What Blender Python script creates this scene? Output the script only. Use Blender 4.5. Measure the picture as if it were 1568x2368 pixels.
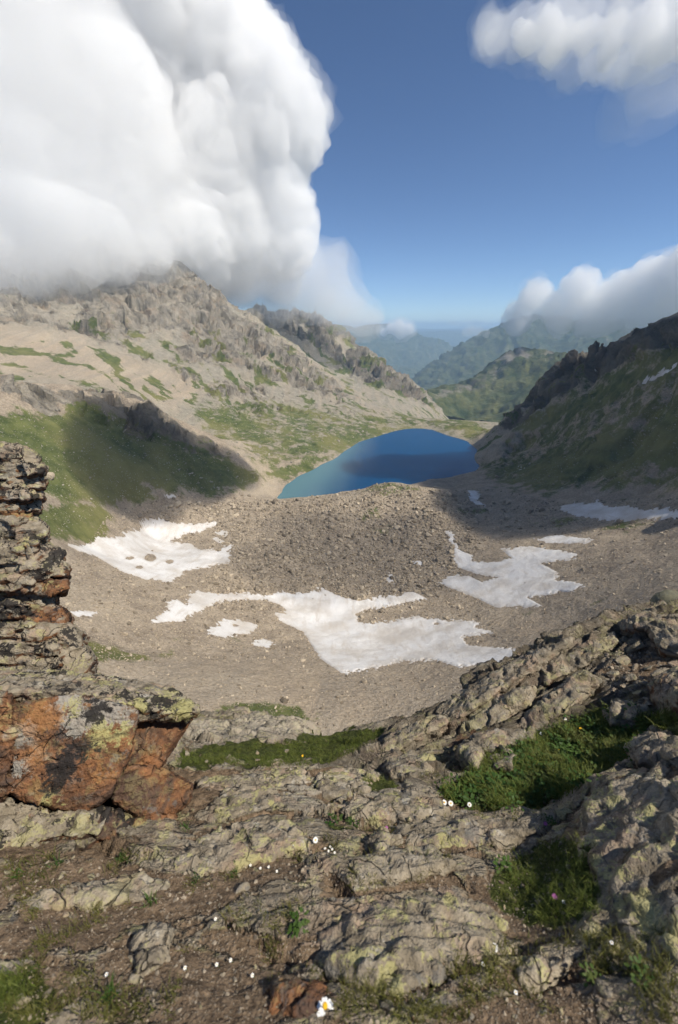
import bpy, bmesh, math, random
import numpy as np
from mathutils import Vector, Matrix

SC = bpy.context.scene
for o in list(bpy.data.objects):
    bpy.data.objects.remove(o, do_unlink=True)
COL = SC.collection
R = math.radians

# ------------------------------------------------------------------ camera
PITCH = 25.0                     # degrees below the horizon
FPX = 918.75                     # focal length in pixels of a 1568 x 2367 frame (14 mm lens, portrait)
cam = bpy.data.cameras.new('camera')
cam.sensor_fit = 'VERTICAL'; cam.sensor_height = 36.0; cam.sensor_width = 24.0
cam.lens = FPX / 2367.0 * 36.0
cam.clip_start = 0.05; cam.clip_end = 90000
cam.dof.use_dof = True; cam.dof.focus_distance = 9.0; cam.dof.aperture_fstop = 2.4
camo = bpy.data.objects.new('camera', cam); COL.objects.link(camo)
camo.location = (0, 0, 0); camo.rotation_euler = (R(90 - PITCH), 0, 0)
SC.camera = camo

# ------------------------------------------------------------------ sky, sun, exposure
SUN_EL, SUN_AZ = 53.0, 114.0     # azimuth clockwise from +Y (the view direction)
SUN_DIR = Vector((math.sin(R(SUN_AZ)) * math.cos(R(SUN_EL)), math.cos(R(SUN_AZ)) * math.cos(R(SUN_EL)), math.sin(R(SUN_EL))))
w = bpy.data.worlds.new('World'); SC.world = w; w.use_nodes = True
nt = w.node_tree; nt.nodes.clear()
sky = nt.nodes.new('ShaderNodeTexSky'); sky.sky_type = 'NISHITA'; sky.sun_disc = False
sky.sun_elevation = R(SUN_EL); sky.sun_rotation = R(SUN_AZ); sky.altitude = 2600
sky.air_density = 0.85; sky.dust_density = 0.05; sky.ozone_density = 5.0
bg = nt.nodes.new('ShaderNodeBackground'); bg.inputs['Strength'].default_value = 0.105
wo = nt.nodes.new('ShaderNodeOutputWorld')
nt.links.new(sky.outputs[0], bg.inputs[0]); nt.links.new(bg.outputs[0], wo.inputs[0])
sun = bpy.data.lights.new('sun', 'SUN'); sun.energy = 4.9; sun.angle = R(0.53); sun.color = (1.0, 0.925, 0.80)
suno = bpy.data.objects.new('sun', sun); COL.objects.link(suno)
suno.rotation_euler = SUN_DIR.to_track_quat('Z', 'Y').to_euler()
vs = SC.view_settings
vs.view_transform = 'Standard'; vs.look = 'None'; vs.gamma = 1.0; vs.use_curve_mapping = False
vs.exposure = 0.22
SC.render.engine = 'CYCLES'
cy = SC.cycles
cy.use_denoising = True
try: cy.denoiser = 'OPENIMAGEDENOISE'
except Exception: pass
cy.use_adaptive_sampling = True; cy.adaptive_threshold = 0.05
cy.max_bounces = 15; cy.diffuse_bounces = 2; cy.glossy_bounces = 2; cy.transmission_bounces = 2
cy.volume_bounces = 14; cy.transparent_max_bounces = 96
cy.sample_clamp_indirect = 6.0

# ------------------------------------------------------------------ rays of the photograph (1568 x 2367 measure)
cp, sp_ = math.cos(R(PITCH)), math.sin(R(PITCH))
def raydir(x, y):
    r = (np.asarray(x, float) - 784.0) / FPX; v = (np.asarray(y, float) - 1183.5) / FPX
    return np.stack([r, cp - v * sp_, -sp_ - v * cp], -1)      # unit depth along the view axis
def pd(x, y, d):                 # point at horizontal distance d
    q = raydir(x, y); return q * (np.asarray(d, float) / np.hypot(q[..., 0], q[..., 1]))[..., None]
def pt(x, y, t):                 # point at axial depth t
    return raydir(x, y) * np.asarray(t, float)[..., None]
def pz(x, y, z):                 # point at height z
    q = raydir(x, y); return q * (np.asarray(z, float) / q[..., 2])[..., None]
def project(p):                  # world -> 1568 x 2367 measure
    p = np.asarray(p, float)
    dep = p[..., 1] * cp - p[..., 2] * sp_
    up = p[..., 1] * sp_ + p[..., 2] * cp
    dep = np.where(dep < 1e-3, 1e-3, dep)
    return 784.0 + FPX * p[..., 0] / dep, 1183.5 - FPX * up / dep

# ------------------------------------------------------------------ noise
_rng = np.random.RandomState(7)
_perm = _rng.permutation(256).astype(np.int32); _perm = np.concatenate([_perm, _perm])
_g = _rng.normal(size=(256, 3)); _g /= np.linalg.norm(_g, axis=1)[:, None]
_g = _g.astype(np.float32)
from concurrent.futures import ThreadPoolExecutor
_pool = ThreadPoolExecutor(4)
def chunked(fn, p, n=24000):     # numpy work in cache-sized pieces on all cores
    if len(p) <= n: return fn(p)
    r = list(_pool.map(fn, [p[k:k + n] for k in range(0, len(p), n)]))
    if isinstance(r[0], tuple): return tuple(np.concatenate([q[k] for q in r]) for k in range(len(r[0])))
    return np.concatenate(r)
_gx, _gy, _gz = (np.ascontiguousarray(_g[:, k]) for k in range(3))
def _perlin(p):
    out = 0; I, Fr, U = [], [], []
    for k in range(3):
        c = np.ascontiguousarray(p[:, k]); i = np.floor(c); f = c - i; I.append(i.astype(np.int32) & 255); Fr.append(f); U.append(f * f * f * (f * (f * 6 - 15) + 10))
    for dx in (0, 1):
        wx = U[0] if dx else 1 - U[0]; a = _perm[(I[0] + dx) & 255] + I[1]; fx = Fr[0] - dx
        for dy in (0, 1):
            wy = wx * (U[1] if dy else 1 - U[1]); b = _perm[(a + dy) & 255] + I[2]; fy = Fr[1] - dy
            for dz in (0, 1):
                c = _perm[(b + dz) & 255]
                out = out + wy * (U[2] if dz else 1 - U[2]) * (_gx[c] * fx + _gy[c] * fy + _gz[c] * (Fr[2] - dz))
    return out * np.float32(1.5)
def perlin(p): return chunked(_perlin, np.asarray(p, np.float32))
def fbm(p, octs=5, gain=0.5, lac=2.03, ridged=False):
    a, s, tot = 1.0, 0.0, 0.0
    p = np.asarray(p, np.float32) + 13.7
    for k in range(octs):
        n = perlin(p)
        if ridged: n = 0.55 - 2 * np.abs(n)
        s = s + a * n; tot += a; a *= gain; p = p * lac + 5.3
    return s / tot
def _voronoi(p, seed):
    X, Y, Z = (np.ascontiguousarray(p[:, k]) for k in range(3))
    ix, iy, iz = (np.floor(c).astype(np.int32) for c in (X, Y, Z)); fx, fy, fz = X - ix, Y - iy, Z - iz
    f1 = np.full(len(p), 9., np.float32); f2 = f1.copy(); cid = np.zeros(len(p), np.int32); ox_ = np.zeros(len(p), np.float32); oy_ = ox_.copy(); oz_ = ox_.copy()
    for dx in (-1, 0, 1):
        ha = _perm[(ix + dx + seed) & 255] + iy
        for dy in (-1, 0, 1):
            hb = _perm[(ha + dy) & 255] + iz
            for dz in (-1, 0, 1):
                h = _perm[(hb + dz) & 255]; h2 = _perm[(h + 57) & 255]; h3 = _perm[(h2 + 91) & 255]
                ex = dx + h * np.float32(1 / 255.) - fx; ey = dy + h2 * np.float32(1 / 255.) - fy; ez = dz + h3 * np.float32(1 / 255.) - fz
                d = ex * ex + ey * ey + ez * ez
                n = d < f1
                f2 = np.where(n, f1, np.minimum(f2, d)); f1 = np.where(n, d, f1); cid = np.where(n, h3, cid)
                ox_ = np.where(n, ex, ox_); oy_ = np.where(n, ey, oy_); oz_ = np.where(n, ez, oz_)
    k = _perm[(cid + 33) & 255]
    tilt = _gx[k] * ox_ + _gy[k] * oy_ + _gz[k] * oz_
    return np.sqrt(f1), np.sqrt(f2), cid / np.float32(255.0), tilt
def voronoi4(p, seed=0): return chunked(lambda q: _voronoi(q, seed), np.asarray(p, np.float32))   # + slope of a random facet in each cell
def voronoi(p, seed=0): return voronoi4(p, seed)[:3]
def sstep(a, b, x):
    t = np.clip((x - a) / (b - a), 0, 1); return t * t * (3 - 2 * t)

# ------------------------------------------------------------------ RBF surface through control points
class RBF:
    def __init__(s, q, v, c):
        s.q = np.asarray(q, float); s.c = c
        n = len(s.q)
        K = np.sqrt(((s.q[:, None] - s.q[None]) ** 2).sum(-1) + c * c)
        A = np.zeros((n + 3, n + 3)); A[:n, :n] = -K + np.eye(n) * -1e-4
        A[:n, n] = 1; A[:n, n + 1:] = s.q; A[n, :n] = 1; A[n + 1:, :n] = s.q.T
        s.w = np.linalg.solve(A, np.concatenate([v, [0, 0, 0]]))
    def __call__(s, q):
        n = len(s.q); qx, qy = s.q[:, 0].astype(np.float32), s.q[:, 1].astype(np.float32); wv = s.w[:n].astype(np.float32)
        def ev(a):
            K = np.sqrt((a[:, None, 0] - qx) ** 2 + (a[:, None, 1] - qy) ** 2 + np.float32(s.c ** 2))
            return -(K.astype(np.float64) @ s.w[:n]) + s.w[n] + a @ s.w[n + 1:]
        return chunked(ev, np.asarray(q, float), 4000)

def polymask(x, y, poly, soft):  # signed softness: 1 inside, 0 outside, over +-soft
    poly = np.asarray(poly, float)
    out = np.zeros(len(x), np.float32)
    bb = (x > poly[:, 0].min() - 2 * soft) & (x < poly[:, 0].max() + 2 * soft) & (y > poly[:, 1].min() - 2 * soft) & (y < poly[:, 1].max() + 2 * soft)
    if not bb.any(): return out
    X, Y = x[bb], y[bb]
    inside = np.zeros(len(X), bool); dist = np.full(len(X), 1e9)
    for k in range(len(poly)):
        a, b = poly[k - 1], poly[k]
        cond = (a[1] > Y) != (b[1] > Y)
        with np.errstate(divide='ignore', invalid='ignore'):
            xi = (b[0] - a[0]) * (Y - a[1]) / (b[1] - a[1] + 1e-12) + a[0]
        inside ^= cond & (X < xi)
        ab = b - a; L = ab @ ab + 1e-12
        t = np.clip(((X - a[0]) * ab[0] + (Y - a[1]) * ab[1]) / L, 0, 1)
        dist = np.minimum(dist, np.hypot(X - a[0] - t * ab[0], Y - a[1] - t * ab[1]))
    sd = np.where(inside, dist, -dist)
    out[bb] = np.clip(0.5 + sd / (2 * soft), 0, 1)
    return out

# ------------------------------------------------------------------ mesh helpers
def mesh_np(name, verts, faces, smooth=True):
    me = bpy.data.meshes.new(name)
    verts = np.asarray(verts, np.float32); faces = np.asarray(faces, np.int32)
    k = faces.shape[1]
    me.vertices.add(len(verts)); me.vertices.foreach_set('co', verts.ravel())
    me.loops.add(faces.size); me.loops.foreach_set('vertex_index', faces.ravel())
    me.polygons.add(len(faces)); me.polygons.foreach_set('loop_start', np.arange(0, faces.size, k, dtype=np.int32))
    try: me.polygons.foreach_set('loop_total', np.full(len(faces), k, np.int32))
    except Exception: pass
    me.polygons.foreach_set('use_smooth', np.full(len(faces), smooth, bool))
    me.update(calc_edges=True)
    return me
def link(name, me, mat=None, parent=None):
    o = bpy.data.objects.new(name, me); COL.objects.link(o)
    if mat is not None and me is not None:
        if not me.materials: me.materials.append(mat)
    if parent is not None: o.parent = parent
    return o
def tag(o, label=None, cat=None, group=None, kind=None):
    if label: o['label'] = label
    if cat: o['category'] = cat
    if group: o['group'] = group
    if kind: o['kind'] = kind
    return o
def attr(me, name, arr):
    a = me.attributes.new(name, 'FLOAT', 'POINT'); a.data.foreach_set('value', np.asarray(arr, np.float32))
def grid_faces(nu, nv):          # vertex index = iu * nv + iv
    a = (np.arange(nu - 1)[:, None] * nv + np.arange(nv - 1)[None]).ravel()
    return np.stack([a, a + 1, a + nv + 1, a + nv], -1)   # checked upward for (azimuth, distance) grids below
def normals(P, nu, nv):
    G = P.reshape(nu, nv, 3); du = np.gradient(G, axis=0); dv = np.gradient(G, axis=1)
    n = np.cross(du, dv).reshape(-1, 3); n /= np.linalg.norm(n, axis=1)[:, None] + 1e-12
    n[n[:, 2] < 0] *= -1
    return n
def submesh(name, P, faces, keep, attrs, mat, smooth=True):
    f = faces[keep]; used = np.unique(f); remap = np.full(len(P), -1, np.int32); remap[used] = np.arange(len(used))
    me = mesh_np(name, P[used], remap[f], smooth)
    for k, v in attrs.items(): attr(me, k, v[used])
    return link(name, me, mat)

_ico = {}
def ico(sub):
    if sub not in _ico:
        bm = bmesh.new(); bmesh.ops.create_icosphere(bm, subdivisions=sub, radius=1.0)
        _ico[sub] = (np.array([v.co[:] for v in bm.verts]), np.array([[v.index for v in f.verts] for f in bm.faces])); bm.free()
    return _ico[sub]
def remesh(verts, faces, voxel):
    me = mesh_np('tmp', verts, faces); o = bpy.data.objects.new('tmp', me); COL.objects.link(o)
    md = o.modifiers.new('r', 'REMESH'); md.mode = 'VOXEL'; md.voxel_size = voxel
    dg = bpy.context.evaluated_depsgraph_get(); ev = o.evaluated_get(dg); m2 = ev.to_mesh()
    n = len(m2.vertices); P = np.empty(n * 3, np.float32); m2.vertices.foreach_get('co', P); P = P.reshape(-1, 3)
    nl = len(m2.loops); li = np.empty(nl, np.int32); m2.loops.foreach_get('vertex_index', li)
    fs = li.reshape(-1, 4) if nl == 4 * len(m2.polygons) else None
    N = np.empty(n * 3, np.float32); m2.vertices.foreach_get('normal', N); N = N.reshape(-1, 3)
    ev.to_mesh_clear(); bpy.data.objects.remove(o, do_unlink=True); bpy.data.meshes.remove(me)
    return P.astype(float), fs, N.astype(float)
def vnormals(P, f):
    n = np.zeros_like(P); a = np.cross(P[f[:, 2]] - P[f[:, 0]], P[f[:, 3]] - P[f[:, 1]])
    for k in range(4): np.add.at(n, f[:, k], a)
    return n / (np.linalg.norm(n, axis=1)[:, None] + 1e-12)
# ------------------------------------------------------------------ node helpers
class NT:
    def __init__(s, mat): s.t = mat.node_tree; s.t.nodes.clear()
    def n(s, typ, ins=None, **kw):
        nd = s.t.nodes.new('ShaderNode' + typ)
        for k, v in kw.items(): setattr(nd, k, v)
        for k, v in (ins or {}).items():
            sk = nd.inputs[k]
            if isinstance(v, bpy.types.NodeSocket): s.t.links.new(v, sk)
            elif isinstance(v, tuple) and len(v) == 3 and sk.type == 'RGBA': sk.default_value = (*v, 1)
            else: sk.default_value = v
        return nd
    def noise(s, vec, scale, detail=4, rough=0.55, dist=0.0, lac=2.0):
        return s.n('TexNoise', {'Vector': vec, 'Scale': scale, 'Detail': detail, 'Roughness': rough, 'Distortion': dist, 'Lacunarity': lac}).outputs['Fac']
    def math(s, op, a, b=0.0, c=None, clamp=False):
        i = {0: a, 1: b}
        if c is not None: i[2] = c
        return s.n('Math', i, operation=op, use_clamp=clamp).outputs[0]
    def ramp(s, x, lo, hi, a=0.0, b=1.0, smooth=True):
        return s.n('MapRange', {'Value': x, 'From Min': lo, 'From Max': hi, 'To Min': a, 'To Max': b}, interpolation_type='SMOOTHSTEP' if smooth else 'LINEAR').outputs[0]
    def mix(s, f, a, b, blend='MIX'):
        nd = s.t.nodes.new('ShaderNodeMix'); nd.data_type = 'RGBA'; nd.blend_type = blend
        for sk, v in ((nd.inputs[0], f), (nd.inputs[6], a), (nd.inputs[7], b)):
            if isinstance(v, bpy.types.NodeSocket): s.t.links.new(v, sk)
            elif isinstance(v, tuple): sk.default_value = (*v, 1)
            else: sk.default_value = v
        return nd.outputs[2]
    def attr(s, name): return s.n('Attribute', attribute_name=name).outputs['Fac']
    def scaled(s, vec, sc):
        return s.n('Mapping', {'Vector': vec, 'Scale': sc}).outputs[0]
    def bump(s, h, strength, dist, normal=None):
        i = {'Height': h, 'Strength': strength, 'Distance': dist}
        if normal is not None: i['Normal'] = normal
        return s.n('Bump', i).outputs[0]
    def out(s, color, rough=0.9, normal=None, spec=0.25):
        i = {'Base Color': color, 'Roughness': rough, 'Specular IOR Level': spec}
        if normal is not None: i['Normal'] = normal
        b = s.n('BsdfPrincipled', i)
        s.n('OutputMaterial', {'Surface': b.outputs[0]})
        return b
def material(name):
    m = bpy.data.materials.new(name); m.use_nodes = True
    return m, NT(m)
# ================================================================== MATERIALS OF THE LAND
def mat_terrain():
    m, t = material('mountain_ground')
    co = t.n('NewGeometry').outputs['Position']
    grass, rock, tan, soil = t.attr('grass'), t.attr('rock'), t.attr('tan'), t.attr('soil')
    big = t.noise(co, 0.012, 4, 0.6); mid = t.noise(co, 0.09, 5, 0.65); fine = t.noise(co, 0.7, 3, 0.7)
    st = t.noise(t.scaled(co, (0.05, 0.05, 0.016)), 1.0, 5, 0.68, 0.6)
    # scree: brown grey to warm tan
    c_brown = t.mix(t.ramp(mid, 0.3, 0.7), (0.252, 0.198, 0.142), (0.44, 0.36, 0.262))
    c_tan = t.mix(t.ramp(big, 0.35, 0.65), (0.40, 0.318, 0.225), (0.475, 0.395, 0.29))
    fl = t.noise(t.n('Mapping', {'Vector': co, 'Rotation': (0, 0, -0.785), 'Scale': (0.055, 0.0045, 0.004)}).outputs[0], 1.0, 5, 0.65, 0.3)
    c_tan = t.mix(t.math('MULTIPLY', t.ramp(fl, 0.42, 0.62), 0.6), c_tan, (0.27, 0.235, 0.185))
    c_tan = t.mix(t.math('MULTIPLY', t.ramp(fl, 0.45, 0.36), 0.5), c_tan, (0.45, 0.36, 0.245))
    c_tal = t.mix(t.ramp(mid, 0.3, 0.7), (0.20, 0.184, 0.142), (0.34, 0.312, 0.245))
    c_tal = t.mix(t.math('MULTIPLY', t.ramp(fl, 0.45, 0.60), 0.5), c_tal, (0.40, 0.33, 0.24))
    c_brown = t.mix(soil, c_brown, c_tal)
    scree = t.mix(tan, c_brown, c_tan)
    scree = t.mix(t.ramp(fine, 0.25, 0.8), t.mix(0.45, scree, (0.05, 0.042, 0.035)), t.mix(0.35, scree, (0.46, 0.41, 0.34)))
    # rock: grey with ochre streaks and dark joints
    c_rock = t.mix(t.ramp(st, 0.34, 0.66), (0.105, 0.092, 0.072), (0.31, 0.275, 0.215))
    c_rock = t.mix(t.math('MULTIPLY', t.ramp(t.noise(co, 0.03, 4, 0.6), 0.5, 0.68), 0.6), c_rock, (0.30, 0.215, 0.14))
    c_rock = t.mix(t.math('MULTIPLY', t.ramp(fine, 0.52, 0.3), 0.6), c_rock, (0.04, 0.036, 0.032))
    tone = t.attr('tone'); c_rock = t.mix(t.ramp(tone, 0.0, 1.0, 0.0, 0.45, False), c_rock, (0.40, 0.36, 0.30)); c_rock = t.mix(t.ramp(tone, 0.45, 0.0, 0.0, 0.75, False), c_rock, (0.045, 0.04, 0.034))
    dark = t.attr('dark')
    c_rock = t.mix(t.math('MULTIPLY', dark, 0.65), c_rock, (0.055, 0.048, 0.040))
    c_grass = t.mix(t.ramp(mid, 0.3, 0.72), (0.034, 0.058, 0.010), (0.105, 0.125, 0.030))
    c_grass = t.mix(t.math('MULTIPLY', t.ramp(big, 0.42, 0.65), 0.6), c_grass, (0.19, 0.175, 0.060))
    c_grass = t.mix(t.math('MULTIPLY', t.ramp(fine, 0.62, 0.75), 0.5), c_grass, (0.27, 0.24, 0.18))
    rf = t.ramp(t.math('ADD', rock, t.math('MULTIPLY', t.math('SUBTRACT', t.noise(co, 0.05, 6, 0.7), 0.5), 1.3)), 0.42, 0.60)
    gf = t.ramp(t.math('ADD', grass, t.math('MULTIPLY', t.math('SUBTRACT', t.noise(co, 0.06, 7, 0.75), 0.5), 2.3)), 0.28, 0.60)
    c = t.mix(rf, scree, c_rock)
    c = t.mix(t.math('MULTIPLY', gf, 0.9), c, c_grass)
    bh = t.math('ADD', t.math('MULTIPLY', st, 2.2), t.math('MULTIPLY', mid, 1.2))
    nrm = t.bump(bh, t.math('ADD', 0.25, t.math('MULTIPLY', rf, 0.6)), 6.0)
    nrm = t.bump(fine, 0.7, 0.8, nrm)
    t.out(c, 0.95, nrm, 0.1)
    return m
M_TERRAIN = mat_terrain()

def mat_far(name, rockiness, green):
    m, t = material(name)
    co = t.n('NewGeometry').outputs['Position']
    big = t.noise(co, 0.0016, 9, 0.62); mid = t.noise(co, 0.009, 6, 0.66)
    st = t.noise(t.scaled(co, (0.006, 0.006, 0.002)), 1.0, 6, 0.68, 0.5)
    c_g = t.mix(t.ramp(mid, 0.32, 0.7), (0.028, 0.045, 0.014), green)
    c_r = t.mix(t.ramp(st, 0.35, 0.65), (0.07, 0.064, 0.056), (0.25, 0.225, 0.19))
    f = t.ramp(t.math('ADD', t.attr('rock'), t.math('MULTIPLY', t.math('SUBTRACT', t.math('ADD', big, mid), 1.0), 1.4)), 1.0 - rockiness, 1.25 - rockiness)
    c = t.mix(f, c_g, c_r)
    nrm = t.bump(t.math('ADD', st, mid), 0.8, 30.0)
    t.out(c, 0.95, nrm, 0.1)
    return m

# ================================================================== THE CIRQUE: control points (x, y in the photo's measure, distance in metres)
LAKE_Z = -200.0
vis = [
 # near scree and bowl floor
 (120,1720,80),(500,1725,76),(784,1725,76),(1100,1725,76),(1400,1700,72),
 (300,1640,95),(500,1640,92),(784,1640,95),(1000,1640,95),(1300,1640,85),
 (300,1570,122),(500,1560,125),(784,1560,130),(1100,1560,125),(1350,1560,108),
 (150,1490,150),(300,1500,160),(600,1490,178),(900,1490,180),(1200,1490,160),(1400,1480,140),(1568,1480,120),
 (150,1400,190),(350,1420,200),(500,1420,212),(784,1420,225),(1100,1420,212),(1350,1420,185),(1568,1400,155),
 (500,1340,262),(784,1340,268),(1050,1340,268),(1250,1340,245),(1450,1330,220),(1568,1300,222),
 (100,1300,235),(200,1260,290),(350,1270,335),(450,1290,310),(550,1250,340),(784,1255,332),(1000,1250,332),(1200,1260,310),(1400,1250,290),(1568,1210,300),
 (200,1200,318),(330,1200,385),(500,1190,405),(640,1185,415),(784,1200,375),(900,1180,390),(1000,1190,372),(1100,1190,392),(1200,1200,378),(1350,1200,350),
 (450,1150,425),(560,1145,445),(650,1158,440),(720,1152,440),(784,1143,442),(850,1128,452),(900,1115,462),(960,1122,458),(1050,1136,448),(1095,1150,445),(1250,1160,415),(1300,1180,385),(1450,1165,360),(1568,1170,330),
 # green ridge on the left
 (0,878,470),(60,890,480),(190,897,500),(215,907,510),(330,920,530),(370,945,535),(450,990,535),(500,1022,530),(560,1062,518),(600,1100,505),
 (-200,860,430),(-200,1000,330),(-200,1150,240),(-200,1400,150),
 (0,1000,380),(200,1000,430),(330,1050,455),(450,1090,455),(520,1100,470),(0,1100,300),(150,1100,352),(300,1130,392),(400,1130,415),(0,1250,235),(0,1450,150),
 # pasture and stones left of the lake
 (560,1100,500),(620,1110,520),(700,1060,605),(650,1000,720),(760,1010,720),(800,970,850),(900,960,950),(500,980,720),(450,940,780),(560,950,800),(620,1050,610),
 (980,970,980),(1050,976,930),(1100,985,880),(1130,998,845),
 # mountain on the left
 (0,872,750),(190,890,740),(330,915,740),(420,940,745),(0,780,900),(100,770,930),(200,820,880),(300,880,800),(420,900,850),
 (0,700,1040),(0,640,1180),(0,560,1300),(200,640,1200),(200,560,1330),(330,610,1330),(420,634,1370),(450,650,1380),(490,670,1400),(520,702,1410),(560,735,1410),
 (640,775,1390),(700,815,1340),(760,860,1250),(800,898,1150),(860,930,1080),
 (150,720,1040),(300,740,1080),(400,800,1020),(500,850,980),(600,850,1050),(600,920,900),(700,900,990),(700,950,880),(450,720,1200),(550,790,1150),(300,690,1180),
 (-200,860,740),(-200,700,1000),(-200,560,1250),
 # mountain behind it
 (560,722,1900),(620,720,1880),(680,733,1870),(740,738,1830),(780,765,1790),(820,795,1750),(870,830,1700),(920,870,1640),(960,890,1590),(990,920,1540),(1012,950,1480),
 (720,790,1620),(780,830,1560),(850,870,1450),(900,920,1300),(800,870,1430),(950,940,1300),(1000,962,1350),
 # slope on the right
 (1568,760,560),(1500,785,600),(1440,800,640),(1400,818,680),(1330,838,720),(1290,860,740),(1240,902,770),(1200,947,800),(1160,982,825),
 (1760,720,500),(1760,880,400),(1760,1080,310),(1760,1280,215),(1760,1470,115),
 (1400,950,560),(1300,1000,600),(1200,1030,645),(1500,1000,470),(1400,1100,440),(1250,1100,505),(1150,1110,530),(1568,1100,400),(1568,1000,430),(1568,900,470),(1480,880,550),
 (1120,1062,650),(1110,1095,570),(1100,1128,490),
]
hid = [  # hidden from the photo's place: (x, distance, height)
 (0,620,-85),(190,620,-98),(330,640,-125),(450,650,-150),(-200,600,-70),
 (700,1440,-118),(640,1550,-110),(560,1600,-40),(800,1280,-190),
 (0,1800,-100),(200,1900,-100),(420,1800,-150),(-200,1800,-100),
 (560,2300,-300),(700,2300,-400),(850,2200,-450),(960,2000,-470),
 (1010,1250,-300),(1060,1250,-330),(1130,1250,-350),(1010,1800,-470),(1100,1900,-500),
 (1200,1000,-320),(1290,950,-280),(1400,900,-200),(1568,820,-150),(1760,760,-80),(1200,1500,-420),(1400,1500,-350),(1568,1500,-330),(1760,1400,-300),(1300,2200,-520),(1568,2200,-500),
 (850,505,-204),(960,525,-204),(1040,530,-203),(760,480,-203),
 (-400,470,-35),(-400,1200,100),(2000,480,-20),(2000,200,-70),(-400,150,-60),(-400,1900,0),(2000,1900,-300),
]
shore_px = [(640,1152),(668,1116),(700,1096),(740,1076),(775,1060),(800,1040),(830,1022),(880,1007),(920,995),(955,990),(1000,993),(1040,1008),(1085,1022),(1103,1040),(1098,1058),(1108,1075),(1095,1090),(1050,1101),(990,1109)]
shore = pz(np.array([q[0] for q in shore_px]), np.array([q[1] for q in shore_px]), np.full(len(shore_px), LAKE_Z))
near_shore = np.array([[70., 505., LAKE_Z], [0., 490., LAKE_Z], [-60., 472., LAKE_Z]])
lake_poly = np.concatenate([shore, near_shore])
lc = lake_poly.mean(0)
def polar(p): return np.stack([np.arctan2(p[..., 0], p[..., 1]), np.log(np.hypot(p[..., 0], p[..., 1]))], -1)
va = np.array(vis, float); Pv = pd(va[:, 0], va[:, 1], va[:, 2])
ha = np.array(hid, float); hd = raydir(ha[:, 0], np.full(len(ha), 1000.)); hh = hd[:, :2] / np.linalg.norm(hd[:, :2], axis=1)[:, None]
Ph = np.concatenate([hh * ha[:, 1:2], ha[:, 2:3]], 1)
bed = lc + (lake_poly - lc) * 0.45; bed[:, 2] = LAKE_Z - 16
sh2 = lake_poly.copy(); sh2[:, 2] = LAKE_Z
allp = np.concatenate([Pv, Ph, sh2, bed[::2]])
base_T = RBF(polar(allp), allp[:, 2] / np.hypot(allp[:, 0], allp[:, 1]), 0.02)

NU, NV = 620, 760
TH0, TH1, LD0, LD1 = R(-56), R(56), math.log(62.), math.log(2400.)
th = np.linspace(TH0, TH1, NU); ld = np.linspace(LD0, LD1, NV)
TH, LD = np.meshgrid(th, ld, indexing='ij'); TH = TH.ravel(); LD = LD.ravel(); D = np.exp(LD)
E = base_T(np.stack([TH, LD], -1))
T = np.stack([np.sin(TH) * D, np.cos(TH) * D, E * D], -1)
ox, oy = project(T)

# --- what covers the land, as shapes on the ground (baked per vertex)
def zone(polys, soft, dmin=0, dmax=1e9, X=None, Y=None, DD=None):
    X = ox if X is None else X; Y = oy if Y is None else Y; DD = D if DD is None else DD
    m = np.zeros(len(X), np.float32)
    for p in polys: m = np.maximum(m, polymask(X, Y, p, soft))
    return m * ((DD > dmin) & (DD < dmax))
wob = np.stack([T[:, 0] / 40, T[:, 1] / 40, T[:, 2] / 40], -1)
wx = fbm(wob, 4) ; wy = fbm(wob + 31.7, 4)
sx, sy = ox + wx * 14, oy + wy * 9
cliff = zone([[(-300,560),(0,560),(300,560),(430,600),(520,690),(600,755),(700,825),(800,905),(830,925),(760,915),(690,895),(620,885),(560,860),(500,850),(430,835),(380,815),(330,832),(250,800),(210,775),(150,765),(60,740),(0,745),(-300,745)]], 16, 780, 1500, sx, sy)
cliff = np.maximum(cliff, zone([[(560,700),(680,725),(740,730),(800,770),(900,845),(960,885),(1012,950),(960,930),(900,915),(850,885),(790,855),(740,800),(640,760)]], 14, 1380, 2100, sx, sy))
cliff = np.maximum(cliff, 0.85 * zone([[(130,900),(330,915),(400,960),(470,1010),(540,1055),(480,1060),(400,1020),(330,1010),(250,980),(170,950),(120,930)],[(0,880),(110,890),(150,960),(60,975),(0,985)]], 10, 430, 560, sx, sy))
cliff = np.maximum(cliff, 0.9 * zone([[(1568,740),(1400,810),(1290,850),(1190,940),(1140,985),(1200,985),(1280,930),(1350,890),(1430,850),(1568,800),(1800,680),(1760,640)]], 14, 480, 860, sx, sy))
tanm = zone([[(-300,755),(0,745),(100,760),(180,765),(215,785),(260,810),(330,840),(420,860),(470,900),(440,930),(400,950),(330,912),(190,885),(0,865),(-300,850)]], 14, 600, 1500, sx, sy)
tanm = np.maximum(tanm, 0.9 * zone([[(500,1000),(600,1030),(650,1120),(640,1155),(560,1140),(600,1100)]], 10, 440, 760, sx, sy))
tanm = np.maximum(tanm, 0.85 * zone([[(430,690),(560,740),(700,815),(800,900),(720,880),(600,830),(520,770)]], 10, 1100, 1450, sx, sy))
tanm = np.maximum(tanm, 0.95 * zone([[(100,1560),(500,1530),(900,1560),(1150,1590),(1150,1800),(0,1800),(0,1600)]], 30, 0, 190, sx, sy))
tanm = np.maximum(tanm, 0.8 * zone([[(1000,1420),(1300,1390),(1800,1250),(1800,1500),(1300,1560),(1100,1560)]], 40, 0, 330, sx, sy))
tanm = np.maximum(tanm, 0.9 * zone([[(760,1150),(860,1115),(960,1112),(1010,1135),(960,1150),(800,1165)]], 10, 380, 500, sx, sy))
tanm = np.maximum(tanm, 0.6 * zone([[(150,1330),(260,1380),(330,1440),(220,1440),(140,1400)]], 14, 0, 300, sx, sy))
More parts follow.
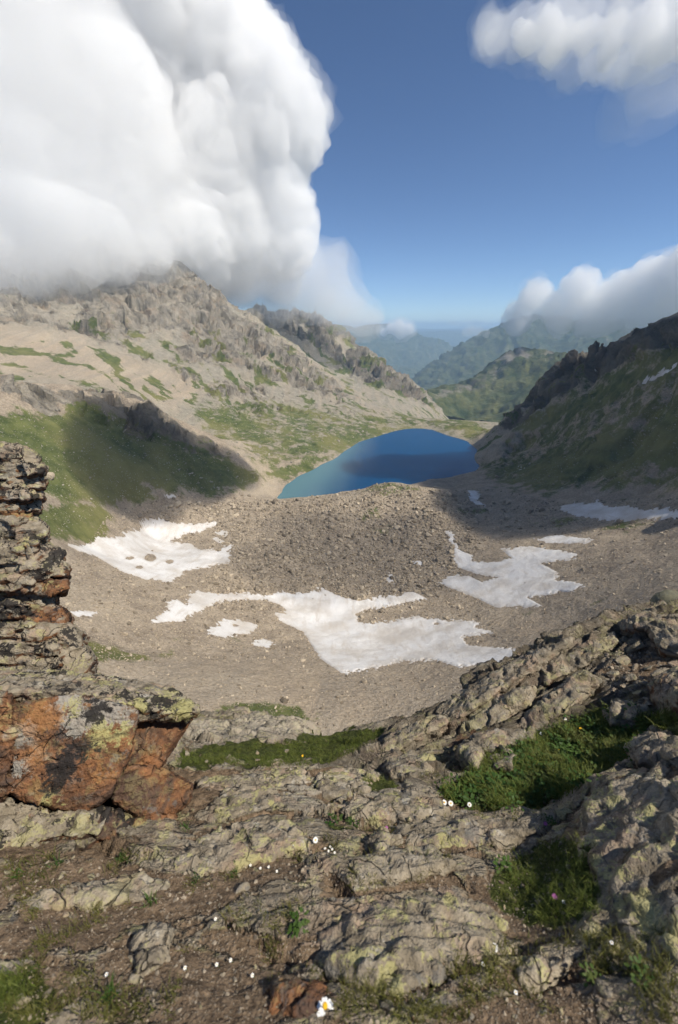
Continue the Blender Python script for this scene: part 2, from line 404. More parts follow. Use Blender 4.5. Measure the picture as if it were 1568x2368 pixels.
grass = 1.12 * zone([[(-300,950),(0,965),(120,960),(200,935),(300,985),(430,1030),(520,1062),(600,1105),(560,1122),(480,1135),(400,1128),(335,1118),(350,1150),(250,1162),(150,1150),(100,1135),(0,1120),(-300,1150)]], 30, 280, 560, sx, sy)
grass = np.maximum(grass, 0.8 * zone([[(60,1170),(200,1160),(262,1190),(235,1250),(150,1245),(80,1230)],[(130,1420),(210,1480),(300,1508),(395,1515),(330,1530),(180,1545),(120,1500)]], 16, 0, 420, sx, sy))
grass = np.maximum(grass, 0.50 * zone([[(430,930),(640,925),(820,955),(1000,965),(1130,980),(1000,992),(840,1008),(700,1085),(610,1100),(560,1040)]], 24, 520, 1050, sx, sy))
grass = np.maximum(grass, 0.74 * zone([[(440,940),(560,950),(650,985),(600,1012),(480,1000)],[(600,1092),(690,1062),(800,1035),(740,1076),(670,1112),(615,1108)],[(630,1050),(740,1005),(860,985),(1000,985),(880,1008),(790,1042),(690,1060)],[(990,975),(1140,975),(1130,1000),(1090,1015),(1000,990)],[(620,940),(720,940),(760,970),(680,985)]], 18, 520, 1050, sx, sy))
grass = np.maximum(grass, 0.50 * zone([[(1110,1090),(1200,985),(1400,850),(1800,700),(1800,1150),(1400,1140),(1180,1125)]], 30, 300, 900, sx, sy))
grass = np.maximum(grass, 0.85 * zone([[(1120,1078),(1230,1050),(1380,1005),(1568,930),(1800,880),(1800,1080),(1568,1090),(1400,1115),(1260,1135),(1150,1110)],[(1190,985),(1290,930),(1420,860),(1568,800),(1800,720),(1800,800),(1500,890),(1350,960),(1230,1015)]], 34, 300, 900, sx, sy))
grass = np.maximum(grass, 0.62 * zone([[(1220,1207),(1290,1196),(1370,1200),(1290,1218)],[(1380,1222),(1450,1205),(1520,1207),(1450,1228)],[(830,1180),(870,1178),(880,1200),(840,1200)],[(1050,1172),(1130,1172),(1130,1190),(1060,1190)],[(860,1225),(910,1210),(900,1245)],[(840,1135),(900,1118),(985,1124),(960,1138),(880,1145)]], 8, 250, 480, sx, sy))
grass = np.maximum(grass, 0.68 * zone([[(470,1650),(520,1625),(610,1615),(690,1632),(715,1660),(650,1682),(560,1668)]], 9, 0, 140, sx, sy))
ledge = sstep(0.05, 0.35, fbm(T / 55.0 + 9.1, 4))
grass = np.maximum(grass, 0.74 * ledge * ((D > 640) & (D < 2100)) * sstep(650, 800, oy))
grass = np.maximum(grass, 0.5 * ledge * zone([[(560,700),(1012,950),(1000,965),(850,890),(740,800)]], 20, 1380, 2100))
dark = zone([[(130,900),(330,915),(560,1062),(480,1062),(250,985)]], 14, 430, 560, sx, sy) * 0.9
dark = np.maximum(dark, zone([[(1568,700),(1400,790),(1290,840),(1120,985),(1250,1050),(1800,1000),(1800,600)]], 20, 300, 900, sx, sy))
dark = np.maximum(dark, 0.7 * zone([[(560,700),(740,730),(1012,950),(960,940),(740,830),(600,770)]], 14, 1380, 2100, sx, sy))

talus = sstep(560, 700, D)
uu = (T[:, 0] + T[:, 1]) * 0.7071; vv_ = (T[:, 1] - T[:, 0]) * 0.7071
strk = fbm(np.stack([uu / 22 + wx, vv_ / 170, T[:, 2] / 260], -1), 4, 0.55)
tanm = np.clip(tanm - 0.5 * sstep(0.1, 0.35, strk) * (D > 640), 0, 1)
grass = np.maximum(grass, 0.86 * sstep(0.05, 0.30, strk) * sstep(-0.30, 0.05, fbm(T / 120.0 + 2.2, 3)) * ((D > 660) & (D < 1700)) * sstep(700, 830, oy))
# --- relief
N0 = normals(T, NU, NV)
pos = T
gul = fbm(np.stack([pos[:, 0] / 130, pos[:, 1] / 130, pos[:, 2] / 420], -1), 4, 0.5, ridged=True)
gul2 = fbm(np.stack([pos[:, 0] / 36, pos[:, 1] / 36, pos[:, 2] / 90], -1), 4, 0.5, ridged=True)
wv3 = np.stack([wx, wy, -wx], -1)
_, _, ca, ta = voronoi4(np.stack([pos[:, 0] / 62, pos[:, 1] / 62, pos[:, 2] / 85], -1) + wv3 * 0.8)
e1, e2, cid, tb = voronoi4(np.stack([pos[:, 0] / 21, pos[:, 1] / 21, pos[:, 2] / 30], -1) + wv3 * 1.6, 3)
_, _, cc, tc = voronoi4(np.stack([pos[:, 0] / 8.5, pos[:, 1] / 8.5, pos[:, 2] / 11], -1) + wv3 * 3, 9)
scale = np.clip(D / 1000.0, 0.3, 1.6)
patchy = fbm(pos / 90.0 + 4.4, 5, 0.6)
cliff = np.maximum(cliff, 0.9 * zone([[(470,905),(560,880),(610,905),(540,940)],[(640,862),(720,870),(800,912),(700,905)],[(520,905),(640,915),(600,935),(530,930)],[(560,935),(640,945),(600,965)]], 14, 700, 1300, sx, sy))
pb = fbm(pos / 46.0 + 8.8, 4, 0.55)
cliff = np.maximum(cliff, 0.85 * sstep(0.10, 0.26, pb) * zone([[(330,840),(430,830),(560,860),(700,890),(840,925),(900,950),(700,965),(560,950),(440,920)]], 20, 700, 1250, sx, sy))
cliff = cliff * np.where(D > 700, sstep(-0.40, 0.0, patchy + 0.55 * gul), 1.0)
facet = (ca - .5) * 15 + ta * 30 + (cid - .5) * 5 + tb * 9 + (cc - .5) * 2 + tc * 3 - 3.0 * sstep(0.12, 0, e2 - e1)
dis = cliff * scale * (gul * 17 + facet * 0.8)
tone = 0.55 * cid + 0.45 * cc
rough = fbm(pos / 28.0, 6, 0.55)
humm = fbm(pos / 60.0 + 3.3, 4, 0.5, ridged=True)
mor = zone([[(420,1140),(900,1105),(1130,1140),(1200,1220),(1100,1330),(900,1420),(500,1400),(430,1250)]], 40, 200, 500)
past = zone([[(430,930),(640,930),(1000,960),(1140,990),(830,1020),(640,1150),(560,1100)]], 25, 500, 1100)
nearm = sstep(60, 140, D)
shoredist = np.ones(len(T))
inl = polymask(T[:, 0], T[:, 1], lake_poly[:, :2], 22.0)
damp = 1 - np.clip(inl * 1.6, 0, 1) * 0.9
up = (1 - cliff) * nearm * (rough * (1.2 + 1.8 * np.clip(D / 700, 0, 2)) + mor * humm * 4.2 + past * humm * 6.0) * damp
up += (1 - cliff) * sstep(500, 900, D) * (1 - past) * gul * 5.5
rightm = zone([[(1568,740),(1290,850),(1120,1000),(1150,1100),(1300,1130),(1800,1100),(1800,600)]], 30, 300, 900)
dis = dis + rightm * (gul2 * 3.0 + gul * 5 + 0.22 * facet)
ridgem = zone([[(0,870),(330,910),(560,1060),(620,1110),(450,1110),(0,1000)]], 20, 380, 560)
dis = dis + ridgem * (gul2 * 1.4 + gul * 2.5 + 0.10 * facet)
# hold the land out of the lake and the lake bed under it
PT = T + N0 * dis[:, None]; PT[:, 2] += up
inside = polymask(T[:, 0], T[:, 1], lake_poly[:, :2], 10.0)
PT[:, 2] = np.where(inside > 0.62, np.minimum(PT[:, 2], LAKE_Z - 1.0 - 12 * (inside - 0.62)), PT[:, 2])
nearlake = (T[:, 2] < LAKE_Z + 14) & (D < 980) & (D > 420)
PT[:, 2] = np.where(nearlake & (inside < 0.42), np.maximum(PT[:, 2], LAKE_Z + 0.4 + (0.42 - inside) * 3.0), PT[:, 2])
GT = PT.reshape(NU, NV, 3)

def hit(x, y, P=None, dmin=0):   # where the line of sight through (x, y) meets the land
    q = raydir(x, y); a = math.atan2(q[0], q[1]); e = q[2] / math.hypot(q[0], q[1])
    iu = (a - TH0) / (TH1 - TH0) * (NU - 1); i = int(np.clip(iu, 0, NU - 2)); f = iu - i
    zc = GT[i, :, 2] * (1 - f) + GT[i + 1, :, 2] * f
    dd = np.exp(ld); ok = np.nonzero((zc >= e * dd) & (dd > dmin))[0]
    if len(ok) == 0: return None
    d = dd[ok[0]]; return np.array([math.sin(a) * d, math.cos(a) * d, e * d])
def ground_z(x, y):
    x = np.asarray(x, float); y = np.asarray(y, float)
    iu = (np.arctan2(x, y) - TH0) / (TH1 - TH0) * (NU - 1); iv = (np.log(np.hypot(x, y)) - LD0) / (LD1 - LD0) * (NV - 1)
    i = np.clip(iu.astype(int), 0, NU - 2); j = np.clip(iv.astype(int), 0, NV - 2); f = iu - i; g = iv - j
    Z = GT[:, :, 2]
    return (Z[i, j] * (1 - f) + Z[i + 1, j] * f) * (1 - g) + (Z[i, j + 1] * (1 - f) + Z[i + 1, j + 1] * f) * g

faces = grid_faces(NU, NV)[:, ::-1]
fc = PT[faces[:, 0]]; fd = D[faces[:, 0]]; fth = TH[faces[:, 0]]; fx, fy = ox[faces[:, 0]], oy[faces[:, 0]]
# which landform each face belongs to, by plan position
sep1 = np.interp(fth, [R(-56), R(-38), R(-25), R(-12), R(-4), R(56)], [560, 620, 640, 620, 560, 560])
trough = np.interp(fth, [R(-56), R(-14), R(-6), R(4), R(10), R(56)], [1750, 1600, 1440, 1290, 1240, 1200])
rid = np.zeros(len(faces), int)                                   # 0 cirque floor
rid[(fth < R(-11)) & (fd < sep1) & (fd > 300) & (fc[:, 2] > -168)] = 1   # green ridge
rid[(fth < R(16)) & (fd >= sep1) & (fd < trough) & (fc[:, 2] > -178) & (fth < R(8))] = 2
rid[(fth < R(12)) & (fd >= trough)] = 3
rid[(fth > R(12)) & (fd > 330) & (fc[:, 2] > -180)] = 4
rid[(fth >= R(12)) & (fd >= 1000)] = 4
attrs = {'grass': grass, 'rock': cliff, 'tan': tanm, 'soil': talus, 'dark': dark, 'tone': tone}
for k, nm in enumerate(['cirque_floor', 'green_ridge', 'left_mountain', 'back_mountain', 'right_mountain_slope']):
    tag(submesh(nm, PT, faces, rid == k, attrs, M_TERRAIN), kind='structure')

# ================================================================== FAR VALLEY
visf = [
 (985,920,2000),(1020,897,2300),(1080,882,2450),(1130,857,2550),(1170,828,2650),(1200,815,2700),(1230,822,2700),(1260,817,2650),(1300,830,2550),(1335,835,2450),
 (1000,940,1950),(1060,972,1950),(1150,977,1800),(1200,945,1950),(1100,930,2150),(1200,880,2350),(1250,860,2350),(1300,880,2100),(1140,900,2300),
 (950,885,3900),(1000,850,4300),(1050,820,4500),(1100,793,4700),(1140,768,4900),(1200,750,5000),(1300,750,5000),(1400,755,4900),(1568,740,4800),(1760,730,4800),
 (990,908,3300),(1050,880,3500),(1150,842,3800),(1250,825,3900),
 (780,760,7000),(850,762,7600),(905,757,8000),(940,772,7900),(1000,790,7800),(1042,803,7800),(960,868,5600),(900,850,6300),(850,825,6000),(930,820,7000),
 (1010,778,13000),(1050,772,13500),(1000,769,17000),(1100,764,18000),(1150,760,20000),(900,765,18000),(784,762,18000),(400,760,18000),(1400,760,18000),
]
hidf = [(1100,3000,-650),(1200,3150,-600),(1300,3050,-600),(1400,2600,-450),(1568,2300,-480),(1760,2300,-480),(1568,3300,-500),(1760,3300,-500),
 (700,2400,-420),(400,2400,-300),(0,2400,-300),(850,2400,-480),(950,2500,-600),(980,2900,-800),(960,4600,-950),(1000,5300,-800),(1100,5800,-700),(1300,6000,-600),(1600,6000,-600),
 (400,4500,-700),(0,4500,-700),(700,4500,-800),(700,9000,-500),(900,10000,-800),(1000,10000,-900),(1200,10000,-900),(1500,10000,-900),(0,10000,-700),
 (400,26000,-200),(784,26000,-200),(1100,26000,-200),(1500,26000,-200),(-100,26000,-200)]
vf = np.array(visf, float); vf[vf[:, 2] > 3000, 2] *= 1.4; Pf = pd(vf[:, 0], vf[:, 1], vf[:, 2])
hf = np.array(hidf, float); hf[hf[:, 1] > 3400, 1:] *= 1.4; q = raydir(hf[:, 0], np.full(len(hf), 1000.)); q = q[:, :2] / np.linalg.norm(q[:, :2], axis=1)[:, None]
Pfh = np.concatenate([q * hf[:, 1:2], hf[:, 2:3]], 1)
af = np.concatenate([Pf, Pfh])
base_F = RBF(polar(af), af[:, 2] / np.hypot(af[:, 0], af[:, 1]), 0.02)
MU, MV = 560, 420
thf = np.linspace(R(-52), R(52), MU); ldf = np.linspace(math.log(1750.), math.log(36000.), MV)
A, B = np.meshgrid(thf, ldf, indexing='ij'); A = A.ravel(); B = B.ravel(); DF = np.exp(B)
EF = base_F(np.stack([A, B], -1))
F = np.stack([np.sin(A) * DF, np.cos(A) * DF, EF * DF], -1)
fdx, fdy = project(F)
NF = normals(F, MU, MV)
L = np.clip(DF * 0.16, 300, 1800)
gf = fbm(np.stack([F[:, 0] / 620, F[:, 1] / 620, F[:, 2] / 1800], -1), 5, 0.5, ridged=True)
gf2 = fbm(np.stack([F[:, 0] / 180, F[:, 1] / 180, F[:, 2] / 400], -1), 5, 0.6, ridged=True)
amp = np.interp(DF, [1750, 2400, 7000, 12000, 28000], [26, 60, 120, 160, 110])
ws = np.clip(DF / 2400.0, 1, 6); wvf = np.stack([gf, gf2, -gf], -1)
_, _, fa, fta = voronoi4(F / (170.0 * ws)[:, None] * np.array([1, 1, 0.7]) + wvf * 0.5); _, _, fb_, ftb = voronoi4(F / (62.0 * ws)[:, None] * np.array([1, 1, 0.7]) + wvf, 4)
fac = (fa - .5) * 0.55 + fta * 1.0 + (fb_ - .5) * 0.22 + ftb * 0.42
F2 = F + NF * (amp * 0.26 * fac)[:, None] + NF * (amp * (gf * 1.0 + 0.05) + amp * 0.62 * gf2)[:, None]
rockf = zone([[(1120,850),(1200,805),(1300,820),(1280,845),(1200,850),(1120,905),(1000,925),(1060,885)]], 22, 1900, 3000, fdx, fdy, DF) * 0.75
rockf = np.maximum(rockf, 0.45 * (DF > 3800))
ff = grid_faces(MU, MV)[:, ::-1]
dff = DF[ff[:, 0]]; aff = A[ff[:, 0]]
M_F1 = mat_far('green_hill_ground', 0.55, (0.115, 0.118, 0.045)); M_F2 = mat_far('far_mountain_ground', 0.35, (0.10, 0.105, 0.05))
cut1 = np.interp(aff, [R(-50), R(8), R(12), R(24), R(30), R(50)], [2300, 2450, 2800, 3050, 2900, 2700])
fid = np.full(len(ff), 3); fid[dff < 16000] = 2; fid[(dff < 8200) & (aff > R(7))] = 1; fid[dff < cut1] = 0
for k, (nm, mt) in enumerate([('green_hill', M_F1), ('far_mountain', M_F2), ('distant_mountain', M_F2), ('distant_ridge', M_F2)]):
    tag(submesh(nm, F2, ff, fid == k, {'rock': rockf}, mt), kind='structure')

# ================================================================== THE LAKE
def mat_water():
    m, t = material('lake_water')
    co = t.n('NewGeometry').outputs['Position']
    sh = t.attr('shallow')
    n1 = t.noise(co, 0.015, 3, 0.5)
    c = t.mix(t.ramp(t.math('ADD', sh, t.math('MULTIPLY', t.math('SUBTRACT', n1, 0.5), 0.25)), 0.0, 1.0), (0.0005, 0.042, 0.115), (0.060, 0.150, 0.180))
    h = t.math('ADD', t.noise(co, 0.35, 4, 0.6), t.math('MULTIPLY', t.noise(co, 1.6, 3, 0.6), 0.35))
    nrm = t.bump(h, 0.22, 0.35)
    t.out(c, 0.12, nrm, 0.22)
    return m
gx, gy = np.meshgrid(np.linspace(-160, 420, 120), np.linspace(430, 930, 110), indexing='ij'); gx = gx.ravel(); gy = gy.ravel()
lk = np.stack([gx, gy, np.full(len(gx), LAKE_Z)], -1)
lf = grid_faces(120, 110)[:, ::-1]
big = np.array(lake_poly[:, :2]); c2 = big.mean(0); big = c2 + (big - c2) * 1.06
kin = polymask(gx, gy, big, 12.0)
a0, a1 = shore[0, :2], shore[6, :2]; dirv = (a1 - a0) / np.linalg.norm(a1 - a0); nv_ = np.array([dirv[1], -dirv[0]])
off = (gx - a0[0]) * nv_[0] + (gy - a0[1]) * nv_[1]
along = ((gx - a0[0]) * dirv[0] + (gy - a0[1]) * dirv[1]) / np.linalg.norm(a1 - a0)
shal = np.clip(1 - off / (95 - 55 * np.clip(along, 0, 1)), 0, 1) * np.clip(1.25 - 0.75 * np.clip(along, 0, 1.6), 0, 1)
tag(submesh('lake_water', lk, lf, kin[lf].max(1) > 0.2, {'shallow': shal}, mat_water()), 'deep blue mountain lake with paler turquoise left edge', kind='structure')
# ================================================================== FOREGROUND: rock, soil, lichen
def rock_color(t, co, nz, rust, lich=1.0, black=0.0, k=1.0, crk=0.45):
    n1 = t.noise(co, 3.1 * k, 4, 0.62, 0.4); n2 = t.noise(co, 17.0 * k, 4, 0.65); n3 = t.noise(co, 70.0 * k, 2, 0.6)
    c = t.mix(t.ramp(n1, 0.3, 0.7), (0.128, 0.106, 0.074), (0.29, 0.245, 0.178))
    c = t.mix(t.math('MULTIPLY', t.ramp(n2, 0.35, 0.72), 0.5), c, (0.40, 0.35, 0.275))
    c = t.mix(t.math('MULTIPLY', t.ramp(t.noise(co, 6.3 * k, 3, 0.6), 0.5, 0.66), 0.55), c, (0.30, 0.205, 0.145))
    # rust
    rn = t.math('ADD', rust, t.math('MULTIPLY', t.math('SUBTRACT', t.noise(co, 4.2 * k, 4, 0.65, 0.8), 0.5), 1.5))
    rc = t.mix(t.ramp(t.noise(co, 8.0 * k, 4, 0.7), 0.3, 0.72), (0.062, 0.028, 0.017), (0.27, 0.118, 0.048))
    rc = t.mix(t.math('MULTIPLY', t.ramp(n2, 0.55, 0.75), 0.5), rc, (0.42, 0.27, 0.13))
    rc = t.mix(t.ramp(t.noise(co, 2.6 * k, 4, 0.7, 1.0), 0.50, 0.62, 0.0, 0.8), rc, (0.060, 0.040, 0.034))
    c = t.mix(t.math('MULTIPLY', t.ramp(rn, 0.42, 0.62), 0.92), c, rc)
    # grey and white crusts
    w = t.ramp(t.noise(co, 9.0 * k, 4, 0.68, 0.3), 0.58, 0.66)
    c = t.mix(t.math('MULTIPLY', w, 0.38 * lich), c, (0.46, 0.435, 0.38))
    g = t.ramp(t.noise(co, 5.2 * k, 4, 0.7, 0.2), 0.60, 0.65)
    c = t.mix(t.math('MULTIPLY', g, 0.6), c, (0.13, 0.13, 0.125))
    # map lichen, yellow green, on what faces the sky
    upf = t.ramp(nz, -0.1, 0.75)
    yn = t.math('ADD', t.noise(co, 6.5 * k, 5, 0.74, 0.5), t.math('MULTIPLY', t.math('SUBTRACT', n3, 0.5), 0.30))
    yb = t.ramp(t.noise(co, 2.3 * k, 3, 0.6), 0.42, 0.60)
    y = t.math('MULTIPLY', t.ramp(t.math('ADD', yn, t.math('MULTIPLY', yb, 0.06)), 0.56, 0.61), t.math('MULTIPLY', upf, 0.52 * lich))
    c = t.mix(y, c, t.mix(n2, (0.27, 0.255, 0.105), (0.47, 0.45, 0.19)))
    if black:
        bn = t.math('ADD', t.noise(co, 3.6 * k, 5, 0.68, 0.4), t.math('MULTIPLY', t.math('SUBTRACT', n3, 0.5), 0.2))
        c = t.mix(t.math('MULTIPLY', t.ramp(bn, 0.575 - 0.03 * black, 0.588 - 0.03 * black), 0.93), c, (0.022, 0.020, 0.020))
    c = t.mix(t.math('MULTIPLY', t.ramp(n3, 0.42, 0.25), 0.5), c, (0.07, 0.06, 0.05))
    wco = t.n('VectorMath', {0: co, 1: t.n('VectorMath', {0: t.n('TexNoise', {'Vector': co, 'Scale': 5.0 * k, 'Detail': 3.0}).outputs['Color'], 1: (0.16 / k, 0.16 / k, 0.16 / k)}, operation='MULTIPLY').outputs[0]}, operation='ADD').outputs[0]
    ve = t.n('TexVoronoi', {'Vector': t.scaled(wco, (1.0, 1.0, 1.7)), 'Scale': 4.6 * k}, feature='DISTANCE_TO_EDGE').outputs['Distance']
    crack = t.math('MULTIPLY', t.ramp(ve, 0.022, 0.0), t.ramp(n1, 0.47, 0.60))
    c = t.mix(t.math('MULTIPLY', crack, crk), c, (0.035, 0.028, 0.022))
    h = t.math('ADD', t.math('MULTIPLY', n2, 1.0), t.math('MULTIPLY', n3, 0.5))
    h = t.math('SUBTRACT', h, t.math('MULTIPLY', crack, 1.2))
    return c, h
def mat_rock(name, rust, lich=1.0, black=0.0, side_rust=0.35, k=1.0, crk=0.45, spots=()):
    m, t = material(name)
    g = t.n('NewGeometry'); co = g.outputs['Position']; nz = t.n('SeparateXYZ', {0: g.outputs['Normal']}).outputs[2]
    rv = t.math('ADD', rust, t.math('MULTIPLY', t.ramp(nz, 0.55, -0.2), side_rust))
    c, h = rock_color(t, co, nz, rv, lich, black, k, crk)
    edge_n = t.math('MULTIPLY', t.math('SUBTRACT', t.noise(co, 21.0 * k, 6, 0.78, 0.6), 0.5), 0.34)
    for kind, col, wt in (('g', (0.33, 0.315, 0.275), 0.75), ('y', (0.36, 0.335, 0.145), 0.8), ('o', (0.32, 0.155, 0.06), 0.6), ('b', (0.022, 0.020, 0.020), 0.95)):
        fs_ = None                                       # lichen patches, each grown round its own spot
        for q, x, y, tt, r in spots:
            if q != kind: continue
            p = pt(x, y, tt); dist = t.n('VectorMath', {0: co, 1: tuple(float(v) for v in p)}, operation='DISTANCE').outputs['Value']
            s_ = t.math('SUBTRACT', r / FPX * tt, dist); fs_ = s_ if fs_ is None else t.math('MAXIMUM', fs_, s_)
        if fs_ is not None: c = t.mix(t.math('MULTIPLY', t.ramp(t.math('ADD', fs_, edge_n), -0.004, 0.008), wt), c, col)
    st = t.noise(t.n('Mapping', {'Vector': co, 'Rotation': (0.35, 0.2, 0.3), 'Scale': (3 * k, 3 * k, 26 * k)}).outputs[0], 1.0, 4, 0.6)
    c = t.mix(t.math('MULTIPLY', t.ramp(st, 0.44, 0.33), 0.5), c, (0.045, 0.036, 0.028))
    nrm = t.bump(t.math('ADD', h, t.math('MULTIPLY', st, 1.0)), 1.0, 0.02 / k)
    t.out(c, 0.88, nrm, 0.2)
    return m
def mat_fore():
    m, t = material('foreground_rock_and_soil')
    g = t.n('NewGeometry'); co = g.outputs['Position']; nz = t.n('SeparateXYZ', {0: g.outputs['Normal']}).outputs[2]
    c, h = rock_color(t, co, nz, t.math('MULTIPLY', t.attr('rust'), 1.0), 1.0, 0.0)
    def dotp(v): return t.n('VectorMath', {0: co, 1: tuple(float(q) for q in v)}, operation='DOT_PRODUCT').outputs['Value']
    def cmb(x, y, z): return t.n('CombineXYZ', {0: x, 1: y, 2: z}).outputs[0]
    m_ = lambda v, k: t.math('MULTIPLY', dotp(v), k)
    vr = cmb(m_(CDIR, 1.6), m_(MDIR, 24.0), m_(NRIB, 20.0)); vc = cmb(m_((1, 0, 0), 1.6), m_((0.0, 0.95, 0.3), 6.0), m_((0.10, -0.25, 0.95), 26.0))
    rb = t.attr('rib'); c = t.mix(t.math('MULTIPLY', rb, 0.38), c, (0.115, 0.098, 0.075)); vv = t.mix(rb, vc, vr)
    line = t.noise(vv, 1.0, 4, 0.62, 0.25)
    c = t.mix(t.math('MULTIPLY', t.ramp(line, 0.44, 0.33), 0.45), c, (0.048, 0.039, 0.029))
    c = t.mix(t.math('MULTIPLY', t.ramp(line, 0.56, 0.68), 0.35), c, (0.44, 0.39, 0.31))
    h = t.math('ADD', h, t.math('MULTIPLY', t.ramp(line, 0.30, 0.55), 1.1))
    pale = t.attr('pale'); c = t.mix(t.math('MULTIPLY', pale, 0.55), c, (0.47, 0.42, 0.34))
    tone = t.attr('tone'); c = t.mix(t.ramp(tone, 0.5, 0.0, 0.0, 0.55, False), c, t.mix(0.5, c, (0.06, 0.048, 0.036))); c = t.mix(t.ramp(tone, 0.5, 1.0, 0.0, 0.3, False), c, (0.42, 0.36, 0.28))
    n2 = t.noise(co, 28, 4, 0.7); n4 = t.noise(co, 110, 2, 0.6)
    sc = t.mix(t.ramp(n2, 0.3, 0.7), (0.085, 0.059, 0.038), (0.24, 0.172, 0.112))
    sc = t.mix(t.math('MULTIPLY', t.ramp(n4, 0.60, 0.72), 0.6), sc, (0.34, 0.29, 0.22))
    sf = t.ramp(t.math('ADD', t.attr('soil'), t.math('MULTIPLY', t.math('SUBTRACT', t.noise(co, 12, 4, 0.7), 0.5), 0.9)), 0.40, 0.58)
    c = t.mix(sf, c, sc)
    gc = t.mix(t.ramp(n2, 0.3, 0.7), (0.030, 0.040, 0.010), (0.085, 0.095, 0.025))
    gf = t.ramp(t.math('ADD', t.attr('grass'), t.math('MULTIPLY', t.math('SUBTRACT', t.noise(co, 10, 4, 0.7), 0.5), 0.9)), 0.42, 0.60)
    c = t.mix(gf, c, gc)
    st = t.noise(t.n('Mapping', {'Vector': co, 'Rotation': (0.5, 0.3, 0.2), 'Scale': (3, 3, 30)}).outputs[0], 1.0, 4, 0.6)
    hard = t.math('SUBTRACT', 1.0, t.math('MAXIMUM', sf, gf))
    hh = t.math('ADD', t.math('MULTIPLY', t.math('ADD', h, t.math('MULTIPLY', st, 0.6)), hard), t.math('ADD', t.math('MULTIPLY', n4, 0.6), t.math('MULTIPLY', n2, 0.8)))
    nrm = t.bump(hh, 1.0, 0.02)
    t.out(c, 0.92, nrm, 0.15)
    return m
CDIR = pt(1568, 1405, 4.3) - pt(850, 1720, 3.55); CDIR /= np.linalg.norm(CDIR)
NRIB = np.cross(CDIR, pt(1300, 1560, 3.65) - pt(1220, 1500, 4.3)); NRIB /= np.linalg.norm(NRIB)
MDIR = np.cross(NRIB, CDIR)
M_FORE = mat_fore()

visg = [
 (-400,2367,1.05),(0,2367,1.04),(400,2367,1.05),(784,2367,1.04),(1200,2367,1.02),(1568,2367,0.98),(1900,2367,0.9),(784,2500,0.93),(0,2500,0.95),(1568,2500,0.9),
 (0,2200,1.27),(400,2200,1.29),(784,2200,1.27),(1200,2200,1.26),(1568,2200,1.13),
 (0,2080,1.48),(300,2060,1.56),(600,2080,1.52),(784,2000,1.72),(1000,2040,1.62),(1150,2060,1.55),
 (0,1990,1.66),(200,1975,1.75),(400,1930,1.98),(500,1900,2.1),(640,1900,2.1),(784,1900,2.1),(900,1900,2.1),(1000,1890,2.18),(1100,1960,1.85),
 (430,1830,2.45),(520,1800,2.68),(650,1800,2.7),(784,1800,2.7),(900,1790,2.8),(780,1772,2.92),(600,1776,2.92),(430,1776,2.9),
 (420,1750,3.5),(600,1755,3.5),(760,1745,3.6),(420,1722,4.0),(640,1712,4.2),(800,1698,4.4),(880,1690,4.5),
 (430,1700,5.4),(560,1694,5.6),(700,1690,5.8),(450,1668,7.2),(600,1662,7.6),(720,1690,6.8),
 # rib on the right
 (800,1752,3.3),(850,1720,3.55),(930,1672,3.75),(1000,1640,3.9),(1100,1570,4.1),(1160,1535,4.2),(1220,1500,4.3),(1330,1460,4.4),(1420,1430,4.4),(1568,1405,4.3),(1800,1370,4.1),
 (1000,1700,3.35),(1080,1640,3.55),(1150,1620,3.6),(1300,1560,3.65),(1450,1510,3.6),(1568,1490,3.45),(1800,1470,3.2),
 (900,1760,3.0),(1050,1760,2.85),(1200,1700,3.05),(1350,1650,3.1),(1500,1600,3.0),(1568,1590,2.85),(1800,1560,2.6),
 (1000,1830,2.5),(1100,1850,2.4),(1200,1830,2.42),(1280,1870,2.25),(1400,1760,2.5),(1500,1700,2.6),(1568,1680,2.45),
 (1340,1870,2.0),(1380,1815,2.05),(1450,1795,2.0),(1568,1790,1.85),(1800,1760,1.6),(1330,1950,1.68),(1450,1900,1.68),(1568,1900,1.55),(1400,2080,1.36),(1568,2080,1.24),(1800,2080,1.1),
 (1200,1940,1.95),(1250,2000,1.72),(1200,2100,1.46),(1300,2120,1.38),
 # below and behind the rocks on the left
 (0,1850,2.5),(200,1850,2.6),(300,1760,3.0),(0,1700,3.2),(200,1650,3.5),(-300,1900,2.0),(-300,1700,2.8),(-300,2100,1.4),
 (200,1560,3.9),(0,1500,4.0),(-300,1400,3.6),
]
vg = np.array(visg, float); Pg = pt(vg[:, 0], vg[:, 1], vg[:, 2])
crest = Pg[(vg[:, 1] <= 1720) & (vg[:, 0] >= 840) & (vg[:, 2] > 3.5) & (vg[:, 1] < 1725)]
crest_pts = np.array([pt(a, b, c) for a, b, c in [(930,1672,3.75),(1100,1570,4.1),(1220,1500,4.3),(1420,1430,4.4),(1568,1405,4.3),(1800,1370,4.1)]])
h1 = crest_pts * 1.3 + np.array([0, 0, -1.2]); h2 = crest_pts * 2.2 + np.array([0, 0, -5.5])
cr2 = np.array([pt(a, b, c) for a, b, c in [(-300,1400,3.6),(0,1500,4.0),(200,1560,3.9),(450,1668,7.2),(600,1662,7.6),(720,1690,6.8)]])
h3 = cr2 * 1.5 + np.array([0, 0, -2.5])
far_ = []
for xx in (-500, -200, 100, 400, 784, 1100, 1400, 1700, 2000):
    q = raydir(xx, 1000.); u = q[:2] / np.linalg.norm(q[:2])
    for d_, z_ in ((20, -38), (45, -68), (84, -118 if 200 < xx < 1300 else -100)): far_.append([u[0] * d_, u[1] * d_, z_])
step = [[0., 0.05, -1.35], [-1.5, 0., -1.2], [1.5, 0., -1.15], [-3., 0., -1.1], [3., 0., -1.0], [0., -0.8, -1.2], [-2., -.8, -1.], [2., -.8, -.9]]
ag = np.concatenate([Pg, h1, h2, h3, np.array(far_), np.array(step)])
